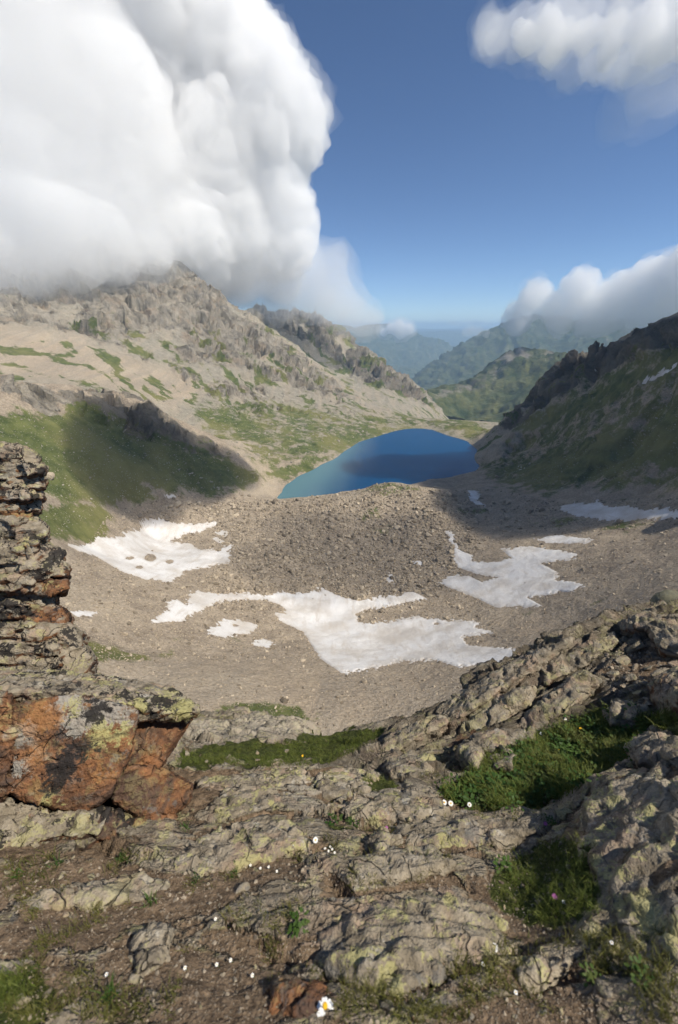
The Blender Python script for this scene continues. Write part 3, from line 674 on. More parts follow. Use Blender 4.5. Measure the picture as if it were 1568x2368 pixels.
OY = 1.6
def polarg(p): return np.stack([np.arctan2(p[..., 0], p[..., 1] + OY), np.log(np.hypot(p[..., 0], p[..., 1] + OY))], -1)
base_G = RBF(polarg(ag), ag[:, 2] / np.hypot(ag[:, 0], ag[:, 1] + OY), 0.03)
GU, GV = 760, 700
tg = np.linspace(R(-64), R(64), GU)
lg = np.concatenate([np.linspace(math.log(1.25), math.log(9.5), GV - 40), np.linspace(math.log(9.5), math.log(88.), 41)[1:]])
A, B = np.meshgrid(tg, lg, indexing='ij'); A = A.ravel(); B = B.ravel(); DG = np.exp(B)
EG = base_G(np.stack([A, B], -1))
G = np.stack([np.sin(A) * DG, np.cos(A) * DG - OY, EG * DG], -1)
NG = normals(G, GU, GV)
gx_, gy_ = project(G)
n_a = fbm(G / 0.5, 4); n_b = fbm(G / 0.5 + 40, 4)
wxg, wyg = gx_ + n_a * 40, gy_ + n_b * 30
def gz(polys, soft): return zone(polys, soft, 0, 30, wxg, wyg, DG)
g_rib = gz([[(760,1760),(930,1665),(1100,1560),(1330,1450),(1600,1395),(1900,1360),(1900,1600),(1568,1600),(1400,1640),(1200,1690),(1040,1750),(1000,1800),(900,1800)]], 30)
g_right = gz([[(1300,1880),(1380,1800),(1900,1760),(1900,2300),(1500,2300),(1400,2120),(1330,1960)]], 25)
g_grass = gz([[(400,1765),(430,1738),(560,1722),(700,1712),(790,1695),(900,1680),(880,1705),(800,1745),(760,1770),(600,1775)]], 7)
g_grass = np.maximum(g_grass, gz([[(1010,1830),(1080,1790),(1180,1730),(1300,1680),(1420,1640),(1480,1650),(1500,1720),(1420,1770),(1350,1810),(1290,1850),(1200,1870),(1100,1870)],[(820,1800),(880,1790),(930,1830),(860,1830)],[(1500,1650),(1568,1640),(1600,1700),(1530,1690)]], 16))
g_grass = np.maximum(g_grass, 0.8 * gz([[(1120,2040),(1180,1980),(1290,1930),(1370,1940),(1390,2030),(1400,2110),(1300,2150),(1200,2130),(1140,2090)],[(-100,2260),(60,2230),(130,2270),(100,2367),(-100,2420)],[(740,1905),(820,1890),(830,1915),(760,1925)]], 22))
g_soil = gz([[(-200,2010),(200,1990),(380,1960),(560,1965),(700,1960),(760,2000),(700,2080),(600,2130),(450,2110),(300,2140),(200,2200),(-200,2250)],
 [(380,1890),(480,1880),(540,1900),(420,1920)],[(1100,1980),(1330,1900),(1420,2120),(1350,2180),(1150,2180),(1050,2120)],
 [(0,2250),(300,2180),(560,2200),(700,2230),(740,2450),(-100,2450)],[(1200,2280),(1500,2240),(1700,2300),(1700,2450),(800,2450),(820,2330),(1000,2340)],
 [(1380,1500),(1480,1470),(1600,1480),(1700,1560),(1600,1660),(1450,1640),(1380,1560)],[(640,1900),(700,1860),(740,1890),(680,1930)],[(740,1930),(830,1915),(880,1960),(780,1990)]], 28)
g_pale = gz([[(430,1715),(430,1680),(600,1650),(740,1680),(880,1680),(900,1665),(760,1700),(560,1718)]], 10)
g_pale = np.maximum(g_pale, 0.8 * gz([[(500,1800),(900,1770),(1000,1830),(800,1870),(520,1840)]], 30))
g_rust = 0.25 * gz([[(1020,1720),(1080,1640),(1200,1600),(1180,1660),(1060,1730)],[(1360,1545),(1420,1520),(1440,1540),(1380,1570)]], 10) * 2.2
g_rust = np.maximum(g_rust, 0.55 * gz([[(600,2330),(640,2280),(760,2280),(800,2330),(700,2367)],[(-100,2060),(200,2040),(300,2080),(100,2120)]], 20))
# relief: ledges along the strata, blocks between joints, fine roughness
cdir = pt(1568, 1405, 4.3) - pt(850, 1720, 3.55); cdir /= np.linalg.norm(cdir)
nrib = np.cross(cdir, pt(1300, 1560, 3.65) - pt(1220, 1500, 4.3)); nrib /= np.linalg.norm(nrib)
mdir = np.cross(nrib, cdir)
s_c = G @ np.array([0.10, -0.25, 0.95]); s_r = G @ (mdir if mdir[2] > 0 else -mdir)
s = np.where(g_rib > 0.5, s_r * 1.0, s_c)
rw = g_rib
def stairs(s, w, seed):
    u = s / w + 1.1 * fbm(G / (w * 3.2) + seed, 3); f = u - np.floor(u)
    return sstep(0.0, 0.16, f) * (1 - 0.95 * f)            # quick rise, slow fall
st1 = stairs(s_c, 0.30, 1.0) * (1 - rw) + stairs(s_r, 0.26, 4.0) * rw
st2 = stairs(s_c, 0.105, 2.0) * (1 - rw) + stairs(s_r, 0.09, 6.0) * rw
ax1 = cdir * 1.0
loc = np.stack([G @ cdir, G @ mdir, G @ nrib], -1)
cell = np.where((rw > 0.5)[:, None], loc * np.array([0.6, 4.8, 4.8]), (G + np.array([0, 0, 0])) * np.array([0.95, 2.5, 4.2]))
cell = cell + 0.55 * np.stack([n_a, n_b, -n_a], -1)
f1, f2, cid, tl1 = voronoi4(cell); edge = f2 - f1
f1b, f2b, cidb, tl2 = voronoi4(cell * 2.7 + 11, 5); edgeb = f2b - f1b
_, _, cid3, tl3 = voronoi4(cell * 7.1 + 23, 8)
fine = fbm(G / 0.11, 5, 0.6)
med = fbm(G / 0.42 + 7, 4, 0.5)
rockw = 1 - 0.85 * np.clip(g_soil + g_grass, 0, 1)
near = np.clip(DG / 3.0, 0.5, 2.2)
dz = 0.075 * (st1 - 0.4) + 0.026 * (st2 - 0.4) + 0.035 * (cid - 0.5) + 0.014 * (cidb - 0.5) - 0.028 * sstep(0.10, 0.0, edge) - 0.010 * sstep(0.10, 0.0, edgeb) + 0.028 * med + 0.007 * fine + 0.060 * tl1 + 0.020 * tl2 + 0.008 * tl3 + 0.004 * (cid3 - .5) - 0.016 * sstep(0.03, 0.0, edge)
dzs = 0.028 * fine + 0.05 * med
dd = (dz * 0.88 * rockw + dzs * (1 - rockw)) * near * sstep(30, 12, DG)
dd = dd * (1 - 0.68 * g_right)
holl = sstep(0.02, -0.035, dz - 0.02) * rockw
G2 = G + NG * dd[:, None]
g_soil = np.clip(np.maximum(g_soil * (0.34 + 0.62 * sstep(0.12, -0.15, med)), 0.8 * holl * sstep(1600, 1780, gy_) * (1 - rw)), 0, 1)
gfaces = grid_faces(GU, GV)[:, ::-1]
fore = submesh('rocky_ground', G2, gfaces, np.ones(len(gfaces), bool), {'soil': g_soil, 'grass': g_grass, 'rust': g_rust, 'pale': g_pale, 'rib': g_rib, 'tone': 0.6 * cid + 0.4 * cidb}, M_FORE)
tag(fore, kind='structure')
from mathutils.bvhtree import BVHTree
_fb = BVHTree.FromPolygons(G2.tolist(), gfaces.tolist())
def fhit(x, y):
    q = Vector(raydir(x, y)); loc, n, i, d = _fb.ray_cast(Vector((0, 0, 0)), q.normalized())
    if loc is None: return None, None
    if n.z < 0: n = -n
    return np.array(loc), np.array(n)
# ================================================================== SNOW FIELDS
def mat_snow():
    m, t = material('old_snow')
    co = t.n('NewGeometry').outputs['Position']
    n = t.noise(co, 0.05, 5, 0.6); n2 = t.noise(co, 0.9, 4, 0.65)
    c = t.mix(t.ramp(n, 0.35, 0.7), (0.67, 0.66, 0.65), (0.50, 0.465, 0.425))
    c = t.mix(t.math('MULTIPLY', t.attr('edge'), 0.5), c, (0.40, 0.345, 0.29))
    stz = t.noise(t.n('Mapping', {'Vector': co, 'Rotation': (0, 0, 0.5), 'Scale': (0.25, 0.04, 0.1)}).outputs[0], 1.0, 5, 0.7)
    c = t.mix(t.math('MULTIPLY', t.ramp(stz, 0.50, 0.68), 0.55), c, (0.47, 0.415, 0.355))
    c = t.mix(t.math('MULTIPLY', t.ramp(n2, 0.58, 0.75), 0.45), c, (0.36, 0.31, 0.26))
    t.out(c, 0.6, t.bump(n2, 0.5, 0.5), 0.2)
    return m
M_SNOW = mat_snow()
_eg = GT[:, :, 2] / np.exp(ld)[None]
_cm = np.maximum.accumulate(_eg, axis=1)
def hitv(x, y):
    q = raydir(x, y); a = np.arctan2(q[..., 0], q[..., 1]); e = q[..., 2] / np.hypot(q[..., 0], q[..., 1])
    iu = np.clip(np.rint((a - TH0) / (TH1 - TH0) * (NU - 1)).astype(int), 0, NU - 1)
    j = np.array([np.searchsorted(_cm[i], ee) for i, ee in zip(iu, e)]); ok = (j > 0) & (j < NV)
    j = np.clip(j, 1, NV - 1)
    c0, c1 = _cm[iu, j - 1], _cm[iu, j]; f = np.clip((e - c0) / (c1 - c0 + 1e-9), 0, 1)
    d = np.exp(ld[j - 1] + f * (ld[j] - ld[j - 1])); X, Y = np.sin(a) * d, np.cos(a) * d
    return np.stack([X, Y, ground_z(X, Y)], -1), ok
def snow(poly, label, thick=0.7, soft=5.0, seed=0, holes=()):
    p = np.array(poly, float); H, ok = hitv(p[:, 0], p[:, 1]); pq = polar(H)
    n_th = int(np.clip((p[:, 0].max() - p[:, 0].min()) / 1.6, 24, 330)); n_ld = int(np.clip((p[:, 1].max() - p[:, 1].min()) / 1.3, 24, 170))
    a, b = np.meshgrid(np.linspace(pq[:, 0].min() - .012, pq[:, 0].max() + .012, n_th), np.linspace(pq[:, 1].min() - .02, pq[:, 1].max() + .02, n_ld), indexing='ij')
    a = a.ravel(); b = b.ravel(); d = np.exp(b); X, Y = np.sin(a) * d, np.cos(a) * d; Z = ground_z(X, Y)
    P = np.stack([X, Y, Z], -1); x, y = project(P)
    nn = fbm(P / (0.035 * d.mean()) + seed * 3.7, 5, 0.62); n3 = fbm(P / (0.012 * d.mean()) + seed, 3, 0.6)
    mk = polymask(x + nn * 15 + n3 * 14, y + nn * 8 + n3 * 9, p, soft)
    for hx, hy, hr, hs in holes:
        mk = np.minimum(mk, np.clip(np.hypot((x + nn * 8 - hx), (y + n3 * 3 - hy) * hs) / hr - 0.5, 0, 1))
    thick = thick * 0.5
    th_ = thick * (sstep(0.35, 1.0, mk) * 1.25 - 0.25)
    P[:, 2] = Z + th_ + 0.25 * thick * nn * sstep(0.5, 1, mk)
    f = grid_faces(n_th, n_ld)[:, ::-1]
    o = submesh('snow_patch', P, f, mk[f].max(1) > 0.42, {'edge': 1 - sstep(0.45, 1.0, mk + 0.25 * nn)}, M_SNOW)
    return tag(o, label, 'snow patch', 'snow patches lying in the cirque')
snow([(150,1258),(185,1262),(225,1252),(230,1243),(285,1240),(290,1228),(325,1226),(335,1200),(378,1200),(400,1208),(440,1212),(500,1205),(508,1212),(470,1225),(425,1238),(395,1253),(440,1255),(460,1270),(500,1270),(545,1257),(530,1275),(530,1300),(480,1312),(430,1320),(400,1346),(340,1340),(290,1325),(265,1312),(220,1285),(185,1275)],
     'big snow patch with dark stone islands at left below the green ridge', 0.9, 5, 1, [(348,1289,13,1.6),(392,1298,9,2),(322,1311,8,2),(300,1290,8,2)])
snow([(440,1372),(460,1366),(500,1372),(570,1370),(612,1376),(606,1386),(556,1386),(500,1394),(460,1415),(420,1435),(355,1443),(352,1435),(385,1410),(390,1390),(415,1388),(432,1400)], 'dirty curved snow tongue left of the largest snow field', 0.8, 5, 2)
snow([(598,1382),(650,1368),(720,1372),(745,1358),(780,1375),(830,1388),(960,1368),(988,1384),(900,1402),(850,1408),(825,1420),(830,1440),(900,1438),(960,1425),(1030,1433),(1112,1436),(1100,1452),(1145,1462),(1070,1475),(1080,1490),(1195,1500),(1210,1520),(1150,1548),(1090,1537),(1060,1542),(1000,1525),(930,1530),(830,1552),(790,1557),(740,1522),(720,1490),(700,1460),(650,1437),(638,1420),(662,1410),(640,1395)],
     'largest snow field spread across the middle of the cirque floor', 1.0, 5, 3, [(1010,1442,7,2.5)])
snow([(490,1452),(510,1434),(560,1433),(602,1445),(570,1466),(520,1472),(478,1466)], 'small ragged snow patch below the curved snow tongue', 0.6, 5, 4, [(545,1446,7,2)])
snow([(576,1490),(605,1477),(635,1485),(620,1497)], 'lone little oval snow patch left of the largest snow field', 0.5, 4, 5)
snow([(1028,1228),(1040,1224),(1062,1270),(1097,1285),(1092,1298),(1130,1300),(1182,1290),(1158,1270),(1220,1261),(1332,1278),(1320,1292),(1250,1302),(1295,1325),(1280,1340),(1360,1350),(1330,1364),(1260,1376),(1220,1382),(1262,1404),(1140,1402),(1100,1382),(1018,1350),(1040,1333),(1080,1329),(1120,1348),(1152,1335),(1100,1326),(1058,1312),(1048,1290),(1054,1270)],
     'forked snow field on the right side of the cirque floor', 0.8, 4.5, 6)
snow([(1233,1247),(1290,1239),(1378,1246),(1350,1254),(1270,1255)], 'thin snow strip above the forked snow field', 0.6, 3.5, 7)
snow([(1283,1172),(1340,1165),(1385,1159),(1400,1171),(1465,1169),(1478,1180),(1568,1178),(1660,1174),(1660,1192),(1500,1199),(1400,1201),(1340,1196)], 'wide snow patch at the foot of the right slope at the right edge', 0.9, 4, 8)
snow([(1084,1134),(1109,1137),(1106,1158),(1127,1169),(1095,1166),(1086,1150)], 'small bright snow patch in the gully beside the lake end', 0.7, 3.5, 9)
snow([(1483,887),(1530,858),(1600,822),(1600,836),(1530,868),(1492,888)], 'long snow streak high on the right slope', 1.5, 3.5, 10)
snow([(1364,858),(1376,846),(1386,844),(1380,858)], 'tiny snow fleck beside the rock pinnacles', 1.0, 3, 11)
snow([(386,1146),(395,1141),(407,1146),(402,1154),(388,1153)], 'tiny snow patch on the track at the foot of the green ridge', 0.5, 3, 12)
snow([(497,1232),(510,1225),(527,1227),(516,1240)], 'small snow scrap just right of the big left snow patch, upper one', 0.4, 3, 13)
snow([(493,1248),(505,1243),(515,1248),(505,1254)], 'small snow scrap just right of the big left snow patch, lower one', 0.4, 3, 14)
snow([(953,1303),(965,1296),(983,1301),(972,1309)], 'small snow fleck in the middle of the dark rubble', 0.4, 3, 15)
snow([(895,1340),(905,1325),(911,1330),(903,1350)], 'narrow upright snow fleck above the largest snow field', 0.4, 3, 18)
snow([(163,1415),(195,1410),(228,1414),(210,1424),(175,1424)], 'small flat snow patch beside the left crag', 0.4, 3, 16)
snow([(1195,1080),(1207,1074),(1209,1079),(1198,1085)], 'tiny snow fleck low on the green part of the right slope', 0.6, 3, 17)

ORD = ['', 'second ', 'third ', 'fourth ', 'fifth ', 'sixth ', 'seventh ', 'eighth ', 'ninth ', 'tenth ', 'eleventh ', 'twelfth ', 'thirteenth ', 'fourteenth ', 'fifteenth ', 'sixteenth ', 'seventeenth ', 'eighteenth ', 'nineteenth ', 'twentieth ', 'twenty-first ', 'twenty-second ', 'twenty-third ', 'twenty-fourth ']
def by_landmark(xy, size, marks):        # name each piece by the nearest landmark and its size rank there
    xy = np.asarray(xy, float); m = np.array([q[:2] for q in marks], float)
    near_ = np.argmin(((xy[:, None] - m[None]) ** 2 * np.array([1, 2.0])).sum(-1), 1); out = [None] * len(xy)
    for k in range(len(marks)):
        ids = [i for i in np.argsort(-np.asarray(size)) if near_[i] == k]
        for r_, i in enumerate(ids): out[i] = (ORD[min(r_, 23)] + 'largest', marks[k][2])
    return out
# ================================================================== STONES OF THE CIRQUE
def mat_stone(name, lo, hi, k):
    m, t = material(name)
    co = t.n('NewGeometry').outputs['Position']; rnd = t.n('ObjectInfo').outputs['Random']
    c = t.mix(rnd, lo, hi); n = t.noise(co, k, 3, 0.65)
    c = t.mix(t.ramp(n, 0.3, 0.75), t.mix(0.45, c, (0.05, 0.045, 0.04)), c)
    t.out(c, 0.92, t.bump(n, 0.6, 0.3 / k), 0.15)
    return m
M_STONE = mat_stone('scree_stone', (0.178, 0.145, 0.105), (0.585, 0.49, 0.365), 1.2)
M_STONE_L = mat_stone('pale_stone', (0.30, 0.27, 0.22), (0.48, 0.44, 0.37), 1.2)
def stone_mesh(name, seed, sub=1, flat=0.65, mat=None):
    v, f = ico(sub); rs = np.random.RandomState(seed)
    P = v.copy()
    for _ in range(7):                                   # cut by random planes for an angular shape
        n = rs.normal(size=3); n /= np.linalg.norm(n); h = rs.uniform(0.45, 0.8)
        dd_ = P @ n - h; P = np.where((dd_ > 0)[:, None], P - n * dd_[:, None], P)
    P *= np.array([1.0, rs.uniform(0.6, 0.9), flat * rs.uniform(0.7, 1.1)]); P[:, 2] += flat * 0.25
    me = mesh_np(name, P, f, False)
    if mat: me.materials.append(mat)
    return me
def scatter(name, pts, scl, rot, templates, label=None, mats=None, fields=None):
    c = bpy.data.collections.new(name + '_kinds')
    for k, me in enumerate(templates):
        c.objects.link(bpy.data.objects.new(name + '_kind', me))
    me = bpy.data.meshes.new(name); me.vertices.add(len(pts)); me.vertices.foreach_set('co', np.asarray(pts, np.float32).ravel()); me.update()
    a = me.attributes.new('size', 'FLOAT_VECTOR', 'POINT'); a.data.foreach_set('vector', np.asarray(scl, np.float32).ravel())
    a = me.attributes.new('turn', 'FLOAT_VECTOR', 'POINT'); a.data.foreach_set('vector', np.asarray(rot, np.float32).ravel())
    o = link(name, me)
    g = bpy.data.node_groups.new(name, 'GeometryNodeTree')
    g.interface.new_socket('Geometry', in_out='INPUT', socket_type='NodeSocketGeometry'); g.interface.new_socket('Geometry', in_out='OUTPUT', socket_type='NodeSocketGeometry')
    N = g.nodes.new; gi, go = N('NodeGroupInput'), N('NodeGroupOutput')
    ci = N('GeometryNodeCollectionInfo'); ci.inputs[0].default_value = c; ci.inputs['Separate Children'].default_value = True; ci.inputs['Reset Children'].default_value = True
    ip = N('GeometryNodeInstanceOnPoints'); ip.inputs['Pick Instance'].default_value = True
    ra = N('FunctionNodeRandomValue'); ra.data_type = 'INT'; ra.inputs[4].default_value = 0; ra.inputs[5].default_value = len(templates) - 1
    sa = N('GeometryNodeInputNamedAttribute'); sa.data_type = 'FLOAT_VECTOR'; sa.inputs[0].default_value = 'size'
    ta = N('GeometryNodeInputNamedAttribute'); ta.data_type = 'FLOAT_VECTOR'; ta.inputs[0].default_value = 'turn'
    er = N('FunctionNodeEulerToRotation')
    L = g.links.new
    L(gi.outputs[0], ip.inputs['Points']); L(ci.outputs[0], ip.inputs['Instance']); L(ra.outputs[2], ip.inputs['Instance Index'])
    L(sa.outputs[0], ip.inputs['Scale']); L(ta.outputs[0], er.inputs[0]); L(er.outputs[0], ip.inputs['Rotation']); L(ip.outputs[0], go.inputs[0])
    md = o.modifiers.new('scatter', 'NODES'); md.node_group = g
    tag(o, label, kind='stuff')
    return o
rs = np.random.RandomState(5)
def rand_in(poly, n):
    p = np.array(poly, float); lo, hi = p.min(0), p.max(0); out = []
    while sum(len(a) for a in out) < n:
        q = rs.uniform(lo, hi, (n * 2, 2)); out.append(q[polymask(q[:, 0], q[:, 1], poly, 0.01) > 0.5])
    return np.concatenate(out)[:n]
snow_objs = [o for o in bpy.data.objects if o.name.startswith('snow_patch')]
def not_on_snow(P):
    keep = np.ones(len(P), bool); dn = Vector((0, 0, -1))
    for so in snow_objs:
        me = so.data; n = len(me.vertices); co = np.empty(n * 3, np.float32); me.vertices.foreach_get('co', co); co = co.reshape(-1, 3)
        box = (P[:, 0] > co[:, 0].min()) & (P[:, 0] < co[:, 0].max()) & (P[:, 1] > co[:, 1].min()) & (P[:, 1] < co[:, 1].max())
        if not box.any(): continue
        bv = BVHTree.FromObject(so, bpy.context.evaluated_depsgraph_get())
        for i in np.nonzero(box)[0]:
            h = bv.ray_cast(Vector((P[i, 0], P[i, 1], P[i, 2] + 60)), dn)[0]
            if h is not None and h.z > P[i, 2] + 0.05 and rs.rand() > 0.012: keep[i] = False
    return keep
bowl = [(150,1330),(250,1190),(420,1140),(650,1155),(780,1140),(900,1113),(1000,1130),(1130,1130),(1300,1160),(1600,1150),(1600,1420),(1200,1520),(1000,1660),(700,1690),(400,1700),(200,1600),(150,1450)]
inner = [(430,1160),(650,1160),(800,1135),(900,1114),(1000,1130),(1110,1160),(1100,1290),(1000,1380),(700,1400),(520,1420),(450,1350),(540,1290),(500,1220)]
Q = np.concatenate([rand_in(bowl, 42000), rand_in(inner, 12000)])
szpx = np.concatenate([2.2 + 2.6 * rs.pareto(3.0, 42000), 3.2 + 3.4 * rs.pareto(2.8, 12000)]).clip(1.8, 17)
P, ok = hitv(Q[:, 0], Q[:, 1]); ok &= (np.hypot(P[:, 0], P[:, 1]) < 640)
gatt = ground_att = None
P, szpx = P[ok], szpx[ok]
k = not_on_snow(P); P, szpx = P[k], szpx[k]
dep = P[:, 1] * cp - P[:, 2] * sp_
_px, _py = project(P); szpx = szpx * np.where((_py > 1530) | ((_px > 1120) & (_py > 1230)), 0.66, 1.0); sz = szpx / FPX * dep * 0.5
big_ids = np.argsort(-sz * 1.0 / dep)[:170]
small = np.ones(len(P), bool); small[big_ids] = False
tmpl = [stone_mesh('scree_stone', 100 + k, 1, 0.7, M_STONE) for k in range(9)]
def rnd_rot(n, tilt=0.5): return np.stack([rs.uniform(-tilt, tilt, n), rs.uniform(-tilt, tilt, n), rs.uniform(0, 6.28, n)], -1)
n_ = int(small.sum())
scatter('scree', P[small], sz[small][:, None] * rs.uniform(0.75, 1.25, (n_, 3)), rnd_rot(n_), tmpl, 'grey and tan broken stones covering the cirque floor')
# pale stones strewn over the grass of the ridge and the slopes
Q2 = np.concatenate([rand_in([(0,960),(200,930),(420,1030),(600,1105),(480,1140),(250,1165),(120,1250),(0,1130)], 3800), rand_in([(1130,1080),(1300,1000),(1568,880),(1568,1120),(1300,1140)], 2200), rand_in([(340,900),(440,860),(800,915),(1000,965),(830,1015),(680,1090),(560,1080)], 4200)])
P2, ok = hitv(Q2[:, 0], Q2[:, 1]); P2 = P2[ok]; P2 = P2[P2[:, 2] > LAKE_Z + 0.5]; dep2 = P2[:, 1] * cp - P2[:, 2] * sp_
s2 = (1.3 + 1.6 * rs.pareto(3.0, len(P2))).clip(1.2, 9) / FPX * dep2 * 0.5
scatter('meadow_stones', P2, s2[:, None] * rs.uniform(0.75, 1.25, (len(P2), 3)), rnd_rot(len(P2)), [stone_mesh('pale_stone', 140 + k, 1, 0.6, M_STONE_L) for k in range(6)], 'pale stones strewn over the grassy slopes')
# the larger blocks, one by one
btm = [stone_mesh('boulder', 200 + k, 2, 0.75, M_STONE) for k in range(8)]
def boulder(p, r, label, group, mesh=None, sink=0.15):
    o = link('boulder', mesh or btm[rs.randint(len(btm))]); o.location = p + np.array([0, 0, -r * sink]); o.scale = r * rs.uniform(0.8, 1.2, 3)
    o.rotation_euler = rnd_rot(1, 0.35)[0]
    return tag(o, label, 'boulder', group)
marks = [(560,1160,'on the moraine crest left of the lake corner'),(680,1165,'on the moraine crest below the lake corner'),(800,1150,'on the bright moraine crest'),(910,1125,'on top of the moraine hump'),(1010,1140,'on the crest right of the bright hump'),(1080,1190,'below the small bright snow patch'),(580,1220,'right of the big left snow patch'),(680,1230,'left in the shaded rubble'),(790,1240,'in the middle of the shaded rubble'),(890,1240,'right in the shaded rubble'),(990,1240,'left of the forked snow field tip'),(600,1320,'between the left snow patch and the largest snow field'),(700,1320,'above the left end of the largest snow field'),(800,1330,'above the largest snow field'),(900,1340,'above the arm of the largest snow field'),(980,1340,'left of the forked snow field'),
 (480,1340,'above the curved snow tongue'),(300,1390,'between the big left snow patch and the crag'),(250,1480,'near the grass below the left crag'),(450,1460,'left of the small ragged snow patch'),(600,1430,'between the ragged patch and the largest snow field'),(660,1500,'left of the foot of the largest snow field'),(550,1560,'on the pale scree left of centre'),(800,1600,'on the pale scree under the largest snow field'),(1000,1590,'on the pale scree left of the rib'),(900,1420,'in the rubble bay of the largest snow field'),(1150,1450,'right of the largest snow field'),(1300,1430,'above the rib crest'),(1450,1380,'near the big greenish boulder'),(1400,1290,'right of the forked snow field'),(1250,1220,'above the thin snow strip'),(1400,1220,'below the wide snow patch'),(1180,1320,'inside the forked snow field'),(1200,1160,'at the foot of the right slope'),(300,1200,'above the big left snow patch'),(420,1180,'at the foot of the green ridge')]
bx, by = project(P[big_ids])
for i, (rk, where) in zip(big_ids, by_landmark(np.stack([bx, by], -1), szpx[big_ids], marks)):
    boulder(P[i], sz[i], rk + ' angular block ' + where, 'blocks lying on the cirque floor')
for x, y, rp, lb in [(843,1578,11,'dark block standing alone on pale scree under the largest snow field'),(655,1622,15,'pale flat block on the small meadow of the near scree'),(557,1143,10,'dark block on the crest left of the lake'),(575,1146,8,'round dark block beside another on the crest left of the lake'),
    (1010,1128,9,'rusty block on the moraine crest right of its bright top'),(1040,1138,9,'squat block on the moraine crest near the small bright snow patch'),(410,1166,13,'wide pale block among rubble at the foot of the green ridge'),(395,1170,9,'pale block leaning on a wider one at the ridge foot'),(435,1160,10,'grey block right of the wide pale block at the ridge foot'),(112,1105,14,'large pale slab on the grass beside the left crag'),(1148,1102,6,'little dark block on the lake shore at its right end')]:
    h, ok = hitv(np.array([x]), np.array([y])); h = h[0]; boulder(h, rp / FPX * (h[1] * cp - h[2] * sp_), lb, None)
h, ok = hitv(np.array([1540.]), np.array([1392.])); h = h[0]
boulder(h, 46 / FPX * (h[1] * cp - h[2] * sp_), 'big greenish boulder on the right scree at the right edge', None, stone_mesh('boulder', 977, 3, 0.7, mat_stone('greenish_stone', (0.10, 0.098, 0.066), (0.17, 0.165, 0.11), 0.8)))
# pinnacles on the right ridge
M_CRAG = mat_stone('ridge_crag', (0.075, 0.063, 0.052), (0.15, 0.125, 0.10), 0.25)
def pinnacle(x, y, hpx, wpx, label, seed):
    b, ok = hitv(np.array([x]), np.array([y + 4.0])); b = b[0]; dep_ = b[1] * cp - b[2] * sp_; H = hpx * 1.35 / FPX * dep_; W = wpx * 1.3 / FPX * dep_
    rs_ = np.random.RandomState(seed); V, Fc, k = [], [], 0; iv, jf = ico(2)
    for q in range(5):
        c = np.array([rs_.uniform(-.28, .28) * W, rs_.uniform(-.2, .2) * W, H * (0.12 + 0.13 * q)])
        V.append(c + iv * np.array([W * (0.5 - 0.07 * q), W * 0.4 * (1 - 0.12 * q), H * 0.34])); Fc.append(jf + k); k += len(iv)
    Pp, f, N = remesh(np.concatenate(V), np.concatenate(Fc), W / 22)
    c1 = voronoi(Pp / (W * 0.28) * np.array([1, 1, 0.45]) + seed)[2]
    Pp = Pp + N * ((c1 - .5) * W * 0.20 + fbm(Pp / (W * .3), 4) * W * 0.12)[:, None]
    o = link('rock_pinnacle', mesh_np('rock_pinnacle', Pp, f), M_CRAG); o.location = b
    return tag(o, label, 'rock', 'rock towers on the right ridge')
pinnacle(1318, 846, 28, 30, 'dark jagged rock tower left of the two tallest on the right ridge', 1)
pinnacle(1368, 832, 36, 24, 'tallest dark rock tower on the right ridge', 2)
pinnacle(1390, 828, 28, 18, 'narrow rock tower just right of the tallest one', 3)
pinnacle(1342, 842, 16, 14, 'stubby rock tooth between the rock towers', 4)
pinnacle(1288, 870, 14, 22, 'low rock step at the lower left of the rock towers', 5)

# ================================================================== FOREGROUND ROCKS
def hull_mesh(pts):
    bm = bmesh.new()
    for p in pts: bm.verts.new(Vector(p))
    r = bmesh.ops.convex_hull(bm, input=bm.verts)
    bmesh.ops.delete(bm, geom=[v for v in bm.verts if not v.link_faces], context='VERTS')
    bmesh.ops.triangulate(bm, faces=bm.faces); bm.verts.index_update()
    V = np.array([v.co[:] for v in bm.verts]); Fc = np.array([[v.index for v in f.verts] for f in bm.faces]); bm.free()
    return V, Fc
def block(name, pts, mat, parent=None, voxel=0.016, amp=0.02, seed=0, lay=None, round_=0.0):
    V, Fc = hull_mesh(np.asarray(pts, float)); org = V.mean(0)
    Pb, f, N = remesh(V, Fc, voxel)
    if round_:
        for _ in range(3):
            S = np.zeros_like(Pb); n = np.zeros(len(Pb))
            for a, b in ((0, 1), (1, 2), (2, 3), (3, 0)):
                np.add.at(S, f[:, a], Pb[f[:, b]]); np.add.at(S, f[:, b], Pb[f[:, a]]); np.add.at(n, f[:, a], 1); np.add.at(n, f[:, b], 1)
            Pb = Pb + round_ * (S / n[:, None] - Pb)
        N = vnormals(Pb, f)
    q = Pb / (amp * 10) + seed * 5.1
    wv = fbm(Pb / (amp * 16) + seed, 3)
    a1, a2, ci, ta_ = voronoi4(q * np.array([1, 1, 1.9]) + wv[:, None] * 0.9)
    b1, b2, cj, tb_ = voronoi4(q * 2.5 * np.array([1, 1, 1.9]) + 3 + wv[:, None])
    d = amp * ((ci - .5) * 1.1 + ta_ * 2.0 + (cj - .5) * 0.5 + tb_ * 0.85 + 0.35 * wv + 0.22 * fbm(Pb / (amp * 3) + seed, 3, 0.6)) - amp * 0.9 * sstep(0.07, 0.0, a2 - a1)
    if lay is not None:
        s_ = Pb @ np.array(lay[:3]) / lay[3] + 0.7 * wv; fr = s_ - np.floor(s_); d += amp * lay[4] * (sstep(0, .2, fr) * (1 - fr) - 0.3)
    Pb = Pb + N * d[:, None]
    return link(name, mesh_np(name, Pb - (org if parent is None else np.array(parent.location)), f), mat, parent), org
